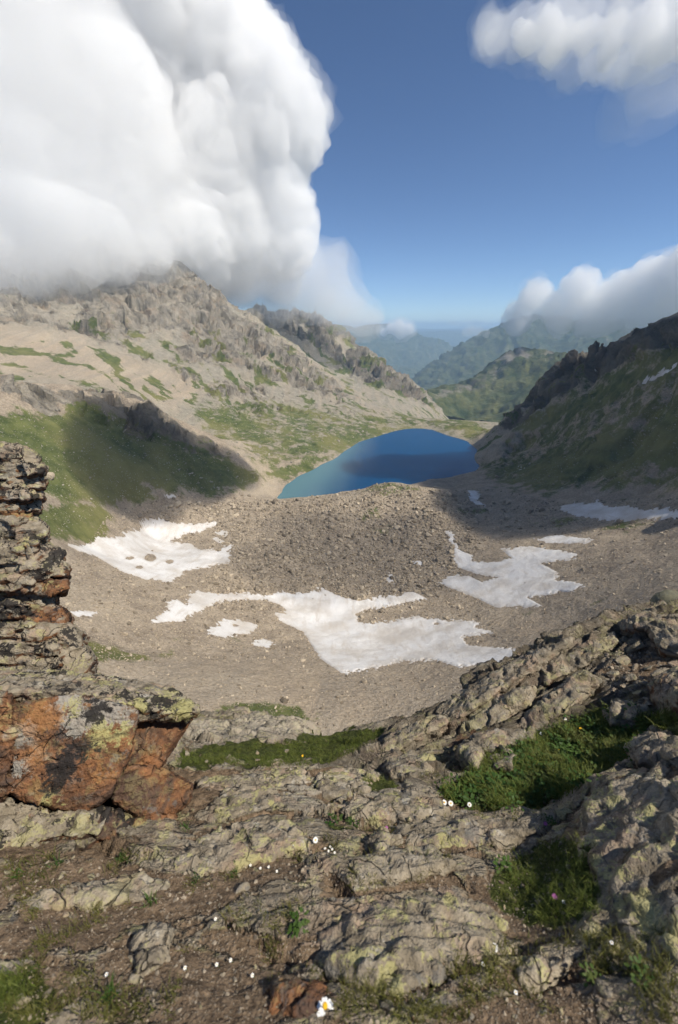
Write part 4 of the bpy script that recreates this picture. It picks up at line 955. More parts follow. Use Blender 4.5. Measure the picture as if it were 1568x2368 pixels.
def rock(name, pts, mat, label, cat='rock', group=None, **kw):
    o, org = block(name, pts, mat, None, **kw); o.location = org
    return tag(o, label, cat, group)
def prism(front, back):
    a = np.array([pt(x, y, t) for x, y, t in front]); b = np.array([pt(x, y, t + back) for x, y, t in front])
    return np.concatenate([a, b + np.array([0, 0, -0.02])])
M_RUST = mat_rock('rusty_rock', 0.66, 0.7, 0.6, 0.1, crk=0.12)
M_FACE = mat_rock('rusty_face_rock', 0.72, 0.35, 0.0, 0.1, crk=0.1, spots=[
    ('g', 250, 1640, 2.09, 46), ('g', 190, 1660, 2.06, 40), ('g', 60, 1700, 1.98, 26), ('g', 50, 1770, 1.96, 26), ('g', 290, 1660, 2.1, 26), ('g', 150, 1620, 2.05, 24),
    ('y', 240, 1692, 2.07, 34), ('y', 282, 1690, 2.08, 24), ('y', 175, 1640, 2.06, 18), ('y', 210, 1735, 2.05, 20), ('y', 120, 1838, 1.96, 18),
    ('o', 100, 1660, 2.02, 42), ('o', 90, 1740, 1.99, 30), ('o', 240, 1780, 2.03, 26),
    ('b', 222, 1642, 2.08, 26), ('b', 250, 1632, 2.09, 18), ('b', 150, 1770, 2.0, 38), ('b', 178, 1738, 2.03, 30), ('b', 205, 1712, 2.05, 20), ('b', 125, 1805, 1.97, 26), ('b', 232, 1722, 2.06, 16), ('b', 140, 1700, 2.02, 14)])
M_RED = mat_rock('red_rock', 0.85, 0.3, 0.0, 0.1, crk=0.15)
M_CAP = mat_rock('lichen_rock', 0.10, 1.25, 0.4, 0.45, spots=[('b', 378, 1625, 2.3, 30), ('b', 360, 1640, 2.22, 18), ('y', 420, 1640, 2.3, 30), ('y', 330, 1625, 2.2, 22), ('y', 300, 1650, 2.18, 16)])
M_LAYER = mat_rock('layered_rock', 0.24, 0.9, 0.5, 0.5)
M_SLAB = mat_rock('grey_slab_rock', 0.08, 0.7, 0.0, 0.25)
M_HUMP = mat_rock('lichen_hump_rock', -0.12, 1.2, 0.0, 0.3)
M_BROWN = mat_rock('brown_stone', 0.30, 0.5, 0.0, 0.2)
M_PINK = mat_rock('pinkish_rock', 0.20, 0.6, 0.0, 0.1)
def root(name, loc, label, cat, group=None):
    o = bpy.data.objects.new(name, None); COL.objects.link(o); o.location = loc
    return tag(o, label, cat, group)
bo = root('rusty_outcrop', pt(200, 1960, 1.8), 'massive rusty orange rock with black and yellow lichen jutting in at lower left', 'rock outcrop')
def bpart(name, front, back, mat, seed, extra=(), **kw):
    pts = prism(front, back)
    if len(extra): pts = np.concatenate([pts, [pt(*e) for e in extra]])
    o, _ = block(name, pts, mat, bo, seed=seed, **kw); return o
LAYV = (0.15, -0.25, 0.95, 0.07, 0.8)
o, _ = block('cap_slab', [pt(*e) for e in [(-90,1604,2.05),(60,1594,2.08),(200,1604,2.12),(325,1636,2.17),(400,1652,2.22),(463,1646,2.28),(446,1622,2.40),(-90,1540,2.5),(150,1550,2.6),(310,1572,2.66),(400,1586,2.6),(-90,1650,2.12),(200,1645,2.2),(330,1668,2.22),(440,1670,2.31)]], M_CAP, bo, seed=1, amp=0.010, voxel=0.012)
bpart('face_block', [(30,1628,1.98),(180,1604,2.06),(322,1640,2.10),(302,1740,2.05),(258,1835,1.99),(200,1882,1.97),(60,1852,1.92),(25,1830,1.92)], .5, M_FACE, 2, amp=0.006, voxel=0.012)
bpart('wing_block', [(318,1664,2.30),(440,1664,2.40),(398,1722,2.34),(368,1775,2.27),(290,1800,2.20),(296,1720,2.22)], .45, M_RED, 3, amp=0.007, voxel=0.012)
bpart('red_block', [(265,1800,2.06),(300,1768,2.08),(370,1774,2.14),(444,1812,2.20),(440,1850,2.18),(402,1880,2.12),(310,1890,2.04),(262,1850,2.04)], .4, M_RED, 4, amp=0.007, voxel=0.012)
bpart('side_block', [(-90,1590,1.98),(24,1606,2.0),(42,1720,1.95),(16,1850,1.91),(-90,1860,1.88)], .4, M_RUST, 5, amp=0.016)
bpart('ledge_slab', [(-90,1848,1.91),(60,1856,1.94),(200,1888,1.97),(120,1903,1.92),(-90,1905,1.87)], .4, M_LAYER, 6, amp=0.014, lay=LAYV)
bpart('ledge_slab', [(-90,1893,1.86),(140,1898,1.91),(262,1868,2.0),(225,1930,1.89),(60,1948,1.82),(-90,1948,1.79)], .4, M_LAYER, 7, amp=0.014, lay=LAYV)
bpart('ledge_slab', [(-90,1938,1.79),(100,1940,1.84),(232,1932,1.91),(200,1968,1.84),(60,1985,1.77),(-90,1995,1.73)], .35, M_LAYER, 8, amp=0.016, lay=LAYV)
bpart('foot_block', [(212,1895,1.96),(280,1872,2.0),(302,1925,1.96),(272,1962,1.88),(220,1942,1.90)], .3, M_RUST, 9, amp=0.012)
bpart('foot_block', [(292,1898,2.0),(370,1882,2.08),(392,1930,2.03),(352,1956,1.96),(297,1952,1.93)], .3, M_RUST, 10, amp=0.012)
bpart('foot_block', [(330,1860,2.1),(400,1868,2.14),(415,1895,2.12),(380,1910,2.08),(330,1900,2.05)], .3, M_RUST, 14, amp=0.012)

cr = root('layered_crag', pt(60, 1560, 3.2), 'tall layered crag of rusty and grey lichen slabs at the left edge', 'rock outcrop')
layers = [(1030,1072,55,88,3.42),(1066,1100,98,100,3.36),(1094,1128,94,101,3.40),(1122,1152,86,98,3.36),(1146,1180,80,92,3.42),(1172,1206,84,78,3.40),(1196,1256,84,108,3.30),(1250,1306,112,142,3.24),(1296,1338,142,156,3.20),(1330,1366,155,150,3.16),(1358,1402,128,130,3.22),(1394,1446,132,160,3.14),(1436,1502,160,196,3.08),(1490,1562,196,216,3.0)]
for k, (y0, y1, xa, xb, t_) in enumerate(layers):
    r_ = np.random.RandomState(k + 60); ym = (y0 + y1) / 2; cut = max(xa, xb) * r_.uniform(0.3, 0.7); dip = r_.uniform(-4, 16)
    xr = max(xa, xb) + r_.uniform(-3, 5)
    right = [(cut - 20, y0 + dip * .3, t_ - .05 + r_.uniform(-.05, .08)), (xa, y0 + dip * .6 + r_.uniform(0, 8), t_ + .08), (xr, ym + r_.uniform(-6, 8), t_ + .14), (xb, y1 + dip * .5 - r_.uniform(0, 6), t_ + .05), (cut + r_.uniform(-10, 10), y1 + r_.uniform(0, 8), t_ - .06)]
    left = [(-140, y0 + r_.uniform(-16, 4), t_ + r_.uniform(-.08, .06)), (cut + 14, y0 + r_.uniform(-8, 5), t_ + r_.uniform(-.08, .05)), (cut + r_.uniform(0, 24), y1 + r_.uniform(-6, 8), t_ + r_.uniform(-.10, .02)), (-140, y1 + r_.uniform(-4, 14), t_ - .05)]
    mats_ = [M_CAP if k in (0, 6, 7) else M_LAYER, M_RUST if k in (5, 8, 9, 11) else M_LAYER]
    block('slab', prism(left, 0.9), mats_[0], cr, voxel=0.018, amp=0.017, seed=20 + k, lay=(0.12, -0.2, 0.97, 0.06, 1.2))
    block('slab', prism(right, 0.9), mats_[1] if k % 2 else mats_[0], cr, voxel=0.018, amp=0.017, seed=320 + k, lay=(0.05, -0.2, 0.97, 0.06, 1.2))
block('slab', prism([(120,1440,3.2),(170,1455,3.25),(205,1500,3.25),(214,1560,3.2),(160,1575,3.1),(120,1560,3.05)], .5), M_SLAB, cr, voxel=0.02, amp=0.022, seed=55)

def slab_pts(poly, up, down=0.12, tilt=(0, 0, 0), inset=0.86):
    H = [fhit(x, y) for x, y in poly]; H = [(a, b) for a, b in H if a is not None]
    Ps = np.array([h[0] for h in H]); Ns = np.mean([h[1] for h in H], 0); Ns /= np.linalg.norm(Ns)
    dm = np.linalg.norm(Ps, axis=1); md = np.median(dm); ok_ = np.abs(dm - md) < 0.6 * md; Ps = Ps[ok_]
    # keep to the mean plane so that one stray hit does not stretch the slab
    c = Ps.mean(0); off = (Ps - c) @ Ns; Ps = Ps - np.outer(off - np.clip(off, -0.12, 0.12), Ns)
    top = c + (Ps - c) * inset + Ns * up + np.array(tilt); return np.concatenate([Ps - Ns * down, Ps + Ns * up * 0.35, top, [c + Ns * up * 1.12]])
G1 = 'tilted slabs of the rib on the right'
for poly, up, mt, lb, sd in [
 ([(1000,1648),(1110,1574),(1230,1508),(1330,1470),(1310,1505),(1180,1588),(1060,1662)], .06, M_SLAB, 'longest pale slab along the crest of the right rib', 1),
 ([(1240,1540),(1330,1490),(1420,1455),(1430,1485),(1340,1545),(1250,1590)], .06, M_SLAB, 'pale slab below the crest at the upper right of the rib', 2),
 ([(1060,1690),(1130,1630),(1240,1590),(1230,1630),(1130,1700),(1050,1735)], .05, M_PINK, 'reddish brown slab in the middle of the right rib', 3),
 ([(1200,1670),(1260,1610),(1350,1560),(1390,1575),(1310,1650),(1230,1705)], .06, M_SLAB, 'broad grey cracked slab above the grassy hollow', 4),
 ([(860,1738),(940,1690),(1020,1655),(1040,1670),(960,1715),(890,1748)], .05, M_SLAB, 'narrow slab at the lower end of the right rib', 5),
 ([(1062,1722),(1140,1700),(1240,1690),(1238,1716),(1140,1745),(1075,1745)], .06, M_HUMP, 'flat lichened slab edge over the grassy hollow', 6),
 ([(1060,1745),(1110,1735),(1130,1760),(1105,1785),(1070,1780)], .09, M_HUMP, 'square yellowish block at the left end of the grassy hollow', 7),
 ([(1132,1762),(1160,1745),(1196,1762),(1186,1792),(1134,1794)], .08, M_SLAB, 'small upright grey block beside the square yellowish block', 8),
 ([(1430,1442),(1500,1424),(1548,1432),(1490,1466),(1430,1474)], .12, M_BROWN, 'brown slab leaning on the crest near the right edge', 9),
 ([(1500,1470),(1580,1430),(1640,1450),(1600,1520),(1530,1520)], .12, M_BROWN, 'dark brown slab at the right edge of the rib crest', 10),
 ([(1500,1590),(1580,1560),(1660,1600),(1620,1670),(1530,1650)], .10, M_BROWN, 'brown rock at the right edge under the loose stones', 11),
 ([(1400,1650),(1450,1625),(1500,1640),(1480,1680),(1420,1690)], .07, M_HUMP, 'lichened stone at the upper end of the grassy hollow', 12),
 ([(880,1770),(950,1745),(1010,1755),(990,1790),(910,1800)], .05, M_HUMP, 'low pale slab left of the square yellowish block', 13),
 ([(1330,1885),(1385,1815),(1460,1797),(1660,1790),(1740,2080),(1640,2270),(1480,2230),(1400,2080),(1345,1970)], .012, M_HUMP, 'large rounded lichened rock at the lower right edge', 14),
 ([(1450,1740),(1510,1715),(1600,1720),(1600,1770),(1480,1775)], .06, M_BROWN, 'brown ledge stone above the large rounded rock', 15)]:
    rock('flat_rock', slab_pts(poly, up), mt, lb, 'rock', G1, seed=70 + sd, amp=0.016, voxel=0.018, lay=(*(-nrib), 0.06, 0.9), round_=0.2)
G2_ = 'lichened rock humps of the foreground ledge'
for poly, up, mt, lb, sd in [
 ([(395,1995),(440,1950),(520,1925),(620,1903),(705,1915),(718,1955),(640,1985),(560,1998),(440,2035)], 0.025, M_HUMP, 'long yellow lichened hump right of the foot of the rusty rock', 1),
 ([(470,1872),(520,1828),(625,1818),(650,1848),(600,1878),(520,1890)], 0.025, M_HUMP, 'yellow lichened hump just right of the red block', 2),
 ([(450,1806),(600,1788),(700,1776),(720,1800),(600,1826),(470,1830)], 0.022, M_HUMP, 'pale rock ledge below the strip of grass, left half', 3),
 ([(725,1800),(790,1776),(880,1790),(850,1830),(740,1846)], 0.022, M_HUMP, 'pale rock ledge below the strip of grass, right half', 4),
 ([(830,1872),(900,1826),(1000,1838),(1040,1876),(950,1900),(850,1912)], 0.025, M_HUMP, 'grey cracked hump left of the grassy hollow', 5),
 ([(735,2160),(850,2090),(1000,2066),(1150,2100),(1195,2195),(1060,2250),(920,2310),(815,2290),(730,2230)], 0.025, M_HUMP, 'largest lichened hump at the bottom centre', 6),
 ([(800,2000),(880,1965),(1000,1960),(1060,2000),(960,2036),(830,2050)], 0.022, M_PINK, 'pinkish rock hump in the middle of the ledge', 7),
 ([(300,2190),(350,2140),(400,2150),(392,2220),(320,2262)], 0.025, M_HUMP, 'pointed lichened stone at the bottom left', 8),
 ([(600,2300),(640,2272),(740,2276),(775,2330),(690,2352),(615,2345)], 0.015, M_RED, 'flat orange stone beside the large daisy', 9),
 ([(900,1915),(1000,1888),(1150,1900),(1245,1925),(1190,1965),(1040,1950),(930,1962)], 0.025, M_HUMP, 'wide grey hump below the white daisies', 10),
 ([(845,1935),(890,1922),(905,1950),(885,1975),(850,1965)], 0.030, M_HUMP, 'small dark lichened stone under the pink flower', 11),
 ([(897,1938),(925,1925),(945,1940),(925,1965),(900,1960)], 0.030, M_PINK, 'small rounded pink stone beside the pink flower', 12),
 ([(40,2090),(140,2050),(300,2030),(400,2040),(380,2075),(220,2095),(90,2110)], 0.018, M_PINK, 'low orange and white stained rock in front of the rusty rock', 13),
 ([(1190,2240),(1260,2210),(1330,2230),(1300,2280),(1210,2290)], 0.020, M_HUMP, 'low grey stone at the bottom right', 14)]:
    rock('rock_hump', slab_pts(poly, up, 0.10), mt, lb, 'rock', G2_, seed=110 + sd, amp=0.011, voxel=0.013, lay=(0.1, -0.25, 0.95, 0.05, 0.8), round_=0.25)
# loose stones
M_LS = mat_rock('loose_stone', 0.12, 0.5, 0.0, 0.1, 1.6)
stm = []
for k in range(10):
    Vs, Fs = ico(3); r_ = np.random.RandomState(300 + k); Pq = Vs.copy()
    for _ in range(10):
        n = r_.normal(size=3); n /= np.linalg.norm(n); h = r_.uniform(0.4, 0.8); q = Pq @ n - h; Pq = np.where((q > 0)[:, None], Pq - n * q[:, None], Pq)
    Pq = Pq * (1 + 0.07 * fbm(Pq * 2.2 + k, 3))[:, None] * np.array([1, r_.uniform(.6, .9), r_.uniform(.4, .65)])
    me = mesh_np('stone', Pq, Fs, True); me.materials.append([M_LS, M_BROWN, M_PINK, M_LS][k % 4]); stm.append(me)
def stone(x, y, rpx, label, group):
    h, n = fhit(x, y)
    if h is None: return
    dep_ = h[1] * cp - h[2] * sp_
    if dep_ > 12: return
    o = link('stone', stm[rs.randint(len(stm))]); r = rpx / FPX * dep_
    o.scale = r * rs.uniform(0.85, 1.15, 3); o.location = h + n * r * 0.15
    qn = Vector(n).to_track_quat('Z', 'Y'); o.rotation_mode = 'QUATERNION'
    from mathutils import Quaternion
    o.rotation_quaternion = qn @ Quaternion((0, 0, 1), rs.uniform(0, 6.28)) @ Quaternion((1, 0, 0), rs.uniform(-.5, .5))
    tag(o, label, 'stone', group)
pile = [(1470,1498,26),(1440,1530,22),(1418,1560,16),(1460,1572,18),(1500,1548,18),(1540,1492,22),(1480,1610,22),(1530,1560,26),(1445,1480,14),(1400,1505,13),(1510,1515,14),(1560,1540,20),(1420,1600,14),(1500,1630,18),(1380,1580,10),(1468,1545,12),(1490,1580,11),(1440,1590,12)]
for (x, y, r), (rk, wh) in zip(pile, by_landmark([q[:2] for q in pile], [q[2] for q in pile], [(1400,1560,'at the left of the loose pile on the rib'),(1460,1500,'at the top of the loose pile on the rib'),(1470,1580,'in the middle of the loose pile on the rib'),(1550,1520,'at the right edge of the loose pile on the rib'),(1490,1630,'at the foot of the loose pile on the rib')])):
    stone(x, y, r, rk + ' brown broken stone ' + wh, 'loose stones on the right rib')
zones_ = [([(0,2000),(380,1960),(700,1960),(760,2010),(600,2120),(200,2180),(0,2200)], 45), ([(0,2200),(600,2180),(740,2240),(760,2360),(0,2360)], 55), ([(780,2310),(1100,2260),(1560,2220),(1560,2360),(800,2360)], 55), ([(1120,1980),(1330,1920),(1390,2100),(1350,2170),(1150,2150)], 20), ([(620,1840),(1000,1780),(1100,1900),(1000,2060),(700,2060)], 34), ([(420,1740),(820,1700),(780,1755),(450,1765)], 10)]
fs = np.concatenate([rand_in(p_, n_) for p_, n_ in zones_]); fr_ = np.clip(5 + 4.5 * rs.pareto(2.6, len(fs)), 5, 24)
fmarks = [(50,2030,'at the left edge below the rusty rock'),(180,2030,'in the soil below the rusty rock'),(330,2020,'by the green tuft at the rusty rock foot'),(470,2050,'below the long yellow hump'),(620,2040,'near the white flower cluster'),(720,2040,'left of the pinkish hump'),(100,2130,'in the soil at the left edge'),(300,2110,'on the soil left of centre'),(520,2110,'above the largest hump at its left'),(60,2230,'beside the grass at the bottom left'),(200,2290,'right of the grass at the bottom left'),(330,2250,'at the pointed lichened stone'),(430,2230,'right of the pointed lichened stone'),(560,2230,'left of the largest hump'),(450,2320,'at the bottom edge left of the orange stone'),(620,2270,'by the flat orange stone'),(720,2350,'beside the large daisy'),(150,2350,'at the bottom edge near the left corner'),
 (850,2340,'at the bottom edge right of the daisy'),(960,2310,'under the largest hump'),(1060,2340,'at the bottom edge right of centre'),(1150,2270,'at the right end of the largest hump'),(1270,2300,'near the low grey stone at the bottom right'),(1380,2330,'at the bottom edge near the leafy plant'),(1400,2250,'beside the leafy plant at the bottom right'),(1510,2260,'near the dark leafy plant in the bottom right corner'),(1530,2340,'in the bottom right corner'),
 (1170,2030,'at the left of the green patch'),(1270,1980,'at the top of the green patch'),(1340,2060,'beside the large rounded rock'),(1230,2120,'at the foot of the green patch'),(680,1880,'right of the yellow hump by the red block'),(760,1850,'under the pale rock ledge'),(850,1880,'left of the grey cracked hump'),(960,1820,'above the grey cracked hump'),(1040,1890,'near the daisy pair'),(780,1960,'near the daisy in the middle'),(900,1990,'on the pinkish hump'),(1000,1980,'below the wide grey hump'),(500,1750,'on the left of the grass strip'),(620,1740,'in the middle of the grass strip'),(750,1720,'on the right of the grass strip')]
for (x, y), r, (rk, wh) in zip(fs, fr_, by_landmark(fs, fr_, fmarks)): stone(x, y, r, rk + ' loose stone ' + wh, 'loose stones of the ledge')
# ================================================================== GRASS AND FLOWERS
def mat_leaf(name, a, b, k=40.0):
    m, t = material(name)
    rnd = t.n('ObjectInfo').outputs['Random']; co = t.n('NewGeometry').outputs['Position']
    c = t.mix(rnd, a, b); c = t.mix(t.math('MULTIPLY', t.ramp(t.noise(co, 6.0, 3, 0.6), 0.5, 0.7), 0.45), c, (0.16, 0.14, 0.05))
    d = t.n('BsdfPrincipled', {'Base Color': c, 'Roughness': 0.6, 'Specular IOR Level': 0.25})
    tr = t.n('BsdfTranslucent', {'Color': c}); mx = t.n('MixShader', {0: 0.3, 1: d.outputs[0], 2: tr.outputs[0]})
    t.n('OutputMaterial', {'Surface': mx.outputs[0]})
    return m
M_GRASS = mat_leaf('grass_blade', (0.075, 0.110, 0.018), (0.17, 0.195, 0.045))
M_LEAF = mat_leaf('green_leaf', (0.03, 0.075, 0.012), (0.075, 0.13, 0.025))
def blade(rs, L, w, lean, az, base=(0, 0)):
    n = 4; V = []
    dx, dy = math.cos(az), math.sin(az); sx, sy = -dy, dx
    for k in range(n + 1):
        u = k / n; h = L * (u - 0.25 * lean * u * u); o_ = L * lean * u * u; ww = w * (1 - u ** 1.6) * 0.5 + 0.0003
        cx, cy_ = base[0] + dx * o_, base[1] + dy * o_
        V += [(cx + sx * ww, cy_ + sy * ww, h), (cx - sx * ww, cy_ - sy * ww, h)]
    return V, [(2 * k, 2 * k + 1, 2 * k + 3, 2 * k + 2) for k in range(n)]
def tuft_mesh(name, seed, n, L, w, mat, lean=(0.1, 0.9), spread=0.02):
    r_ = np.random.RandomState(seed); V, Fc = [], []
    for k in range(n):
        v, f = blade(r_, L * r_.uniform(.55, 1.1), w * r_.uniform(.7, 1.2), r_.uniform(*lean), r_.uniform(0, 6.28), r_.normal(0, spread, 2))
        Fc += [tuple(i + len(V) for i in q) for q in f]; V += v
    me = mesh_np(name, V, Fc); me.materials.append(mat); return me
def leafy_mesh(name, seed, n, L, mat):       # small rounded leaves on short stalks
    r_ = np.random.RandomState(seed); V, Fc = [], []
    for k in range(n):
        a = r_.uniform(0, 6.28); rr = L * r_.uniform(0.2, 1.0); h = L * r_.uniform(0.25, 0.8); s_ = L * r_.uniform(0.12, 0.22)
        c = np.array([math.cos(a) * rr, math.sin(a) * rr, h]); u = np.array([math.cos(a), math.sin(a), r_.uniform(-.5, .3)]); v_ = np.array([-math.sin(a), math.cos(a), r_.uniform(-.2, .2)])
        ring = [c + s_ * (u * x + v_ * y * .8) for x, y in ((-1, 0), (-.4, .75), (.5, .7), (1, 0), (.5, -.7), (-.4, -.75))]
        b = len(V); V += [tuple(p) for p in ring]; Fc += [(b, b + 1, b + 2, b + 3), (b, b + 3, b + 4, b + 5)]
    me = mesh_np(name, V, Fc); me.materials.append(mat); return me
def fgrid(polys, n, P=G2):
    out = []
    for p, k in zip(polys, n):
        for x, y in rand_in(p, k):
            h, nn = fhit(x, y)
            if h is not None and h[1] < 7: out.append((h, nn, x, y))
    return out
gt = [tuft_mesh('grass_tuft', 400 + k, 13, 0.068, 0.0042, M_GRASS, (0.3, 1.1), 0.024) for k in range(5)]
hollow = [(1020,1835),(1080,1795),(1180,1735),(1300,1680),(1420,1640),(1490,1655),(1500,1720),(1420,1770),(1350,1812),(1290,1850),(1200,1866),(1100,1868)]
strip = [(405,1764),(430,1738),(560,1722),(700,1712),(790,1695),(895,1682),(880,1705),(800,1745),(760,1768),(600,1772)]
g_list = fgrid([hollow, strip, [(1140,2050),(1200,1985),(1290,1935),(1370,1945),(1390,2060),(1380,2110),(1300,2140),(1200,2120)], [(-20,2270),(60,2235),(125,2275),(100,2360),(-20,2367)], [(820,1802),(880,1792),(930,1828),(860,1828)], [(1500,1655),(1568,1645),(1568,1700),(1530,1690)]], [1900, 1500, 520, 260, 90, 110])
def thin(L, thr, off=0.0):
    k = fbm((np.array([q[0] for q in L]) + off) / 0.22, 3) > thr; return [q for q, b in zip(L, k) if b]
g_list = thin(g_list, -0.12)
gp = np.array([q[0] for q in g_list]); sc_ = np.array([(0.5 + 0.75 * rs.rand()) * (1.0 if 1640 < q[3] < 1880 and q[2] > 1000 else 0.42) for q in g_list])
scatter('grass', gp, sc_[:, None] * np.ones(3), rnd_rot(len(gp), 0.3), gt, 'green grass growing in the hollows of the foreground rocks')
# thin scattered grass and moss in the soil and cracks
zz = fgrid([[(0,1980),(760,1960),(760,2360),(0,2360)], [(740,1780),(1250,1760),(1300,2000),(760,2060)], [(780,2200),(1560,2150),(1560,2360),(780,2360)]], [1300, 700, 900])
zz = thin(zz, 0.02, 9.0)
gp2 = np.array([q[0] for q in zz]); s3 = rs.uniform(0.15, 0.42, len(zz))
scatter('sparse_grass', gp2, s3[:, None] * np.ones(3), rnd_rot(len(gp2), 0.4), [tuft_mesh('grass_tuft', 420 + k, 9, 0.085, 0.006, mat_leaf('yellowish_grass', (0.08, 0.09, 0.015), (0.17, 0.16, 0.045)), (0.3, 1.2), 0.03) for k in range(4)], 'sparse yellowish grass growing between the stones')
lp = fgrid([hollow], [380]); lp = np.array([q[0] for q in lp])
scatter('clover', lp, rs.uniform(.7, 1.3, len(lp))[:, None] * np.ones(3), rnd_rot(len(lp), .3), [leafy_mesh('leafy_plant', 440 + k, 14, 0.055, M_LEAF) for k in range(4)], 'low leafy herbs among the grass of the hollow')
# gravel in the soil
pz_ = fgrid([[(0,1985),(760,1960),(760,2366),(0,2366)], [(740,1830),(1300,1800),(1300,2060),(760,2060)], [(780,2220),(1567,2180),(1567,2366),(780,2366)], [(1120,1980),(1330,1920),(1390,2100),(1350,2170),(1150,2150)], [(1380,1480),(1567,1440),(1567,1660),(1420,1640)]], [2600, 700, 1500, 500, 700])
gp3 = np.array([q[0] for q in pz_]); dp3 = gp3[:, 1] * cp - gp3[:, 2] * sp_; s4 = (1.6 + 1.5 * rs.pareto(2.6, len(gp3))).clip(1, 7) / FPX * dp3
scatter('gravel', gp3, s4[:, None] * rs.uniform(.7, 1.3, (len(gp3), 3)), rnd_rot(len(gp3), .6), [stone_mesh('pebble', 500 + k, 1, 0.6, mat_stone('pebble', (0.12, 0.09, 0.065), (0.44, 0.37, 0.28), 60.0)) for k in range(5)], 'gravel and small pebbles in the soil of the ledge')
# single plants one can tell apart
def place(o, x, y, lift=0.0):
    h, n = fhit(x, y); o.location = h + np.array([0, 0, lift]); return h
def plant(x, y, L, label, leafy=False, seed=0):
    L = L * 0.6
    me = leafy_mesh('leaves', 460 + seed, 40, L, M_LEAF) if leafy else tuft_mesh('blades', 460 + seed, 26, L, L * 0.10, M_LEAF, (0.3, 1.1), 0.012)
    o = link('leafy_plant', me); place(o, x, y); o.rotation_euler[2] = seed; tag(o, label, 'plant', 'single plants on the ledge')
for k, (x, y, L, lf, lb) in enumerate([(285,1990,.07,0,'green tuft at the foot of the rusty rock'),(135,1998,.06,0,'green tuft below the rusty rock near the left edge'),(45,2025,.06,0,'green tuft at the left edge under the rusty rock'),(350,2085,.06,0,'green tuft in the soil left of centre'),(455,2035,.04,0,'small green sprig in the soil below the yellow hump'),(540,2025,.05,0,'single green sprig right of the small green sprig'),(690,2135,.07,1,'leafy green plant in the soil above the largest hump'),(775,1905,.08,1,'bright leafy plant left of the pink flower'),(815,1905,.06,1,'leafy plant next to the bright leafy plant'),(1165,2010,.08,1,'leafy plant at the left side of the green patch'),(430,1915,.06,0,'tuft in the soil pocket right of the rusty rock'),(250,2310,.08,0,'grass tuft near the bottom edge, left'),(1370,2270,.06,1,'leafy green plant at the bottom right'),(1480,2260,.06,1,'dark leafy plant near the bottom right corner'),(1270,1900,.05,1,'small plant in the gap under the grassy hollow')]):
    plant(x, y, L, lb, bool(lf), k)
M_WHITE = mat_leaf('white_petal', (0.72, 0.72, 0.70), (0.80, 0.80, 0.78)); M_WHITE.node_tree.nodes['Mix'].inputs[0].default_value = 0.0
def plain(name, c, rough=0.7):
    m, t = material(name); n = t.noise(t.n('NewGeometry').outputs['Position'], 300, 2, 0.5)
    t.out(t.mix(t.math('MULTIPLY', n, 0.35), c, tuple(x * 0.6 for x in c)), rough, None, 0.2); return m
M_WHITE = plain('white_petal', (0.80, 0.80, 0.78)); M_YEL = plain('yellow_disc', (0.72, 0.42, 0.02)); M_PINKF = plain('pink_petal', (0.34, 0.11, 0.28)); M_STEM = plain('green_stem', (0.07, 0.11, 0.02))
def petal_mesh(L, w):
    V = [(0.12 * L, -w * .25, 0), (0.12 * L, w * .25, 0), (0.55 * L, -w * .5, 0.10 * L), (0.55 * L, w * .5, 0.10 * L), (0.9 * L, -w * .38, 0.06 * L), (0.9 * L, w * .38, 0.06 * L), (L, 0, 0.02 * L)]
    return V, [(0, 2, 3, 1), (2, 4, 5, 3)], [(4, 6, 5)]
def dome(r, h):
    iv, jf = ico(2); P = iv * np.array([r, r, h]); return P, jf
def tri_mesh(name, V, q, t3=()):
    me = bpy.data.meshes.new(name); me.from_pydata([tuple(v) for v in V], [], [tuple(int(i) for i in f) for f in list(q) + list(t3)]); me.update(); return me
def flower_head(name, x, y, R_, npet, label, group, petmat, lift, wide=0.5, separate=False, disc=True, tilt=None):
    h, n = fhit(x, y); top = h + np.array([0, 0, lift])
    e = root(name, h, label, 'flower', group)
    face = -top / np.linalg.norm(top) * 0.75 + np.array([0, 0, 0.8]); face /= np.linalg.norm(face)
    Rm = Vector(face).to_track_quat('Z', 'Y').to_matrix()
    def put(me, nm, mat):
        o = link(nm, me, mat, e); o.matrix_local = Matrix.Translation(Vector((0, 0, lift))) @ Rm.to_4x4(); return o
    V, q, t3 = petal_mesh(R_, R_ * wide)
    if separate:
        for k in range(npet):
            o = put(tri_mesh('petal', V, q, t3), 'petal', petmat); o.matrix_local = o.matrix_local @ Matrix.Rotation(2 * math.pi * k / npet + 0.1 * math.sin(k * 3), 4, 'Z')
    else:
        AV, AQ, AT = [], [], []
        for k in range(npet):
            a = 2 * math.pi * k / npet; b = len(AV); ca, sa = math.cos(a), math.sin(a)
            AV += [(vx * ca - vy * sa, vx * sa + vy * ca, vz) for vx, vy, vz in V]; AQ += [tuple(i + b for i in f) for f in q]; AT += [tuple(i + b for i in f) for f in t3]
        c0 = len(AV); AV.append((0, 0, 0)); AT += [(c0, 7 * k, 7 * k + 1) for k in range(npet)]
        put(tri_mesh('petals', AV, AQ, AT), 'petals', petmat)
    if disc:
        P_, f_ = dome(R_ * 0.30, R_ * 0.14); P_ = P_ + np.array([0, 0, R_ * 0.06]); put(tri_mesh('disc', P_, f_), 'disc', M_YEL)
    SV, SF = [], []; ns = 5
    for k in range(ns + 1):
        u = k / ns; r_ = 0.0012
        for a in range(5): SV.append((r_ * math.cos(a * 1.2566) + 0.01 * math.sin(u * 2) * (1 - u), r_ * math.sin(a * 1.2566), lift * u - 0.01 * (1 - u)))
    for k in range(ns):
        for a in range(5): SF.append((k * 5 + a, k * 5 + (a + 1) % 5, (k + 1) * 5 + (a + 1) % 5, (k + 1) * 5 + a))
    link('stem', tri_mesh('stem', SV, SF), M_STEM, e)
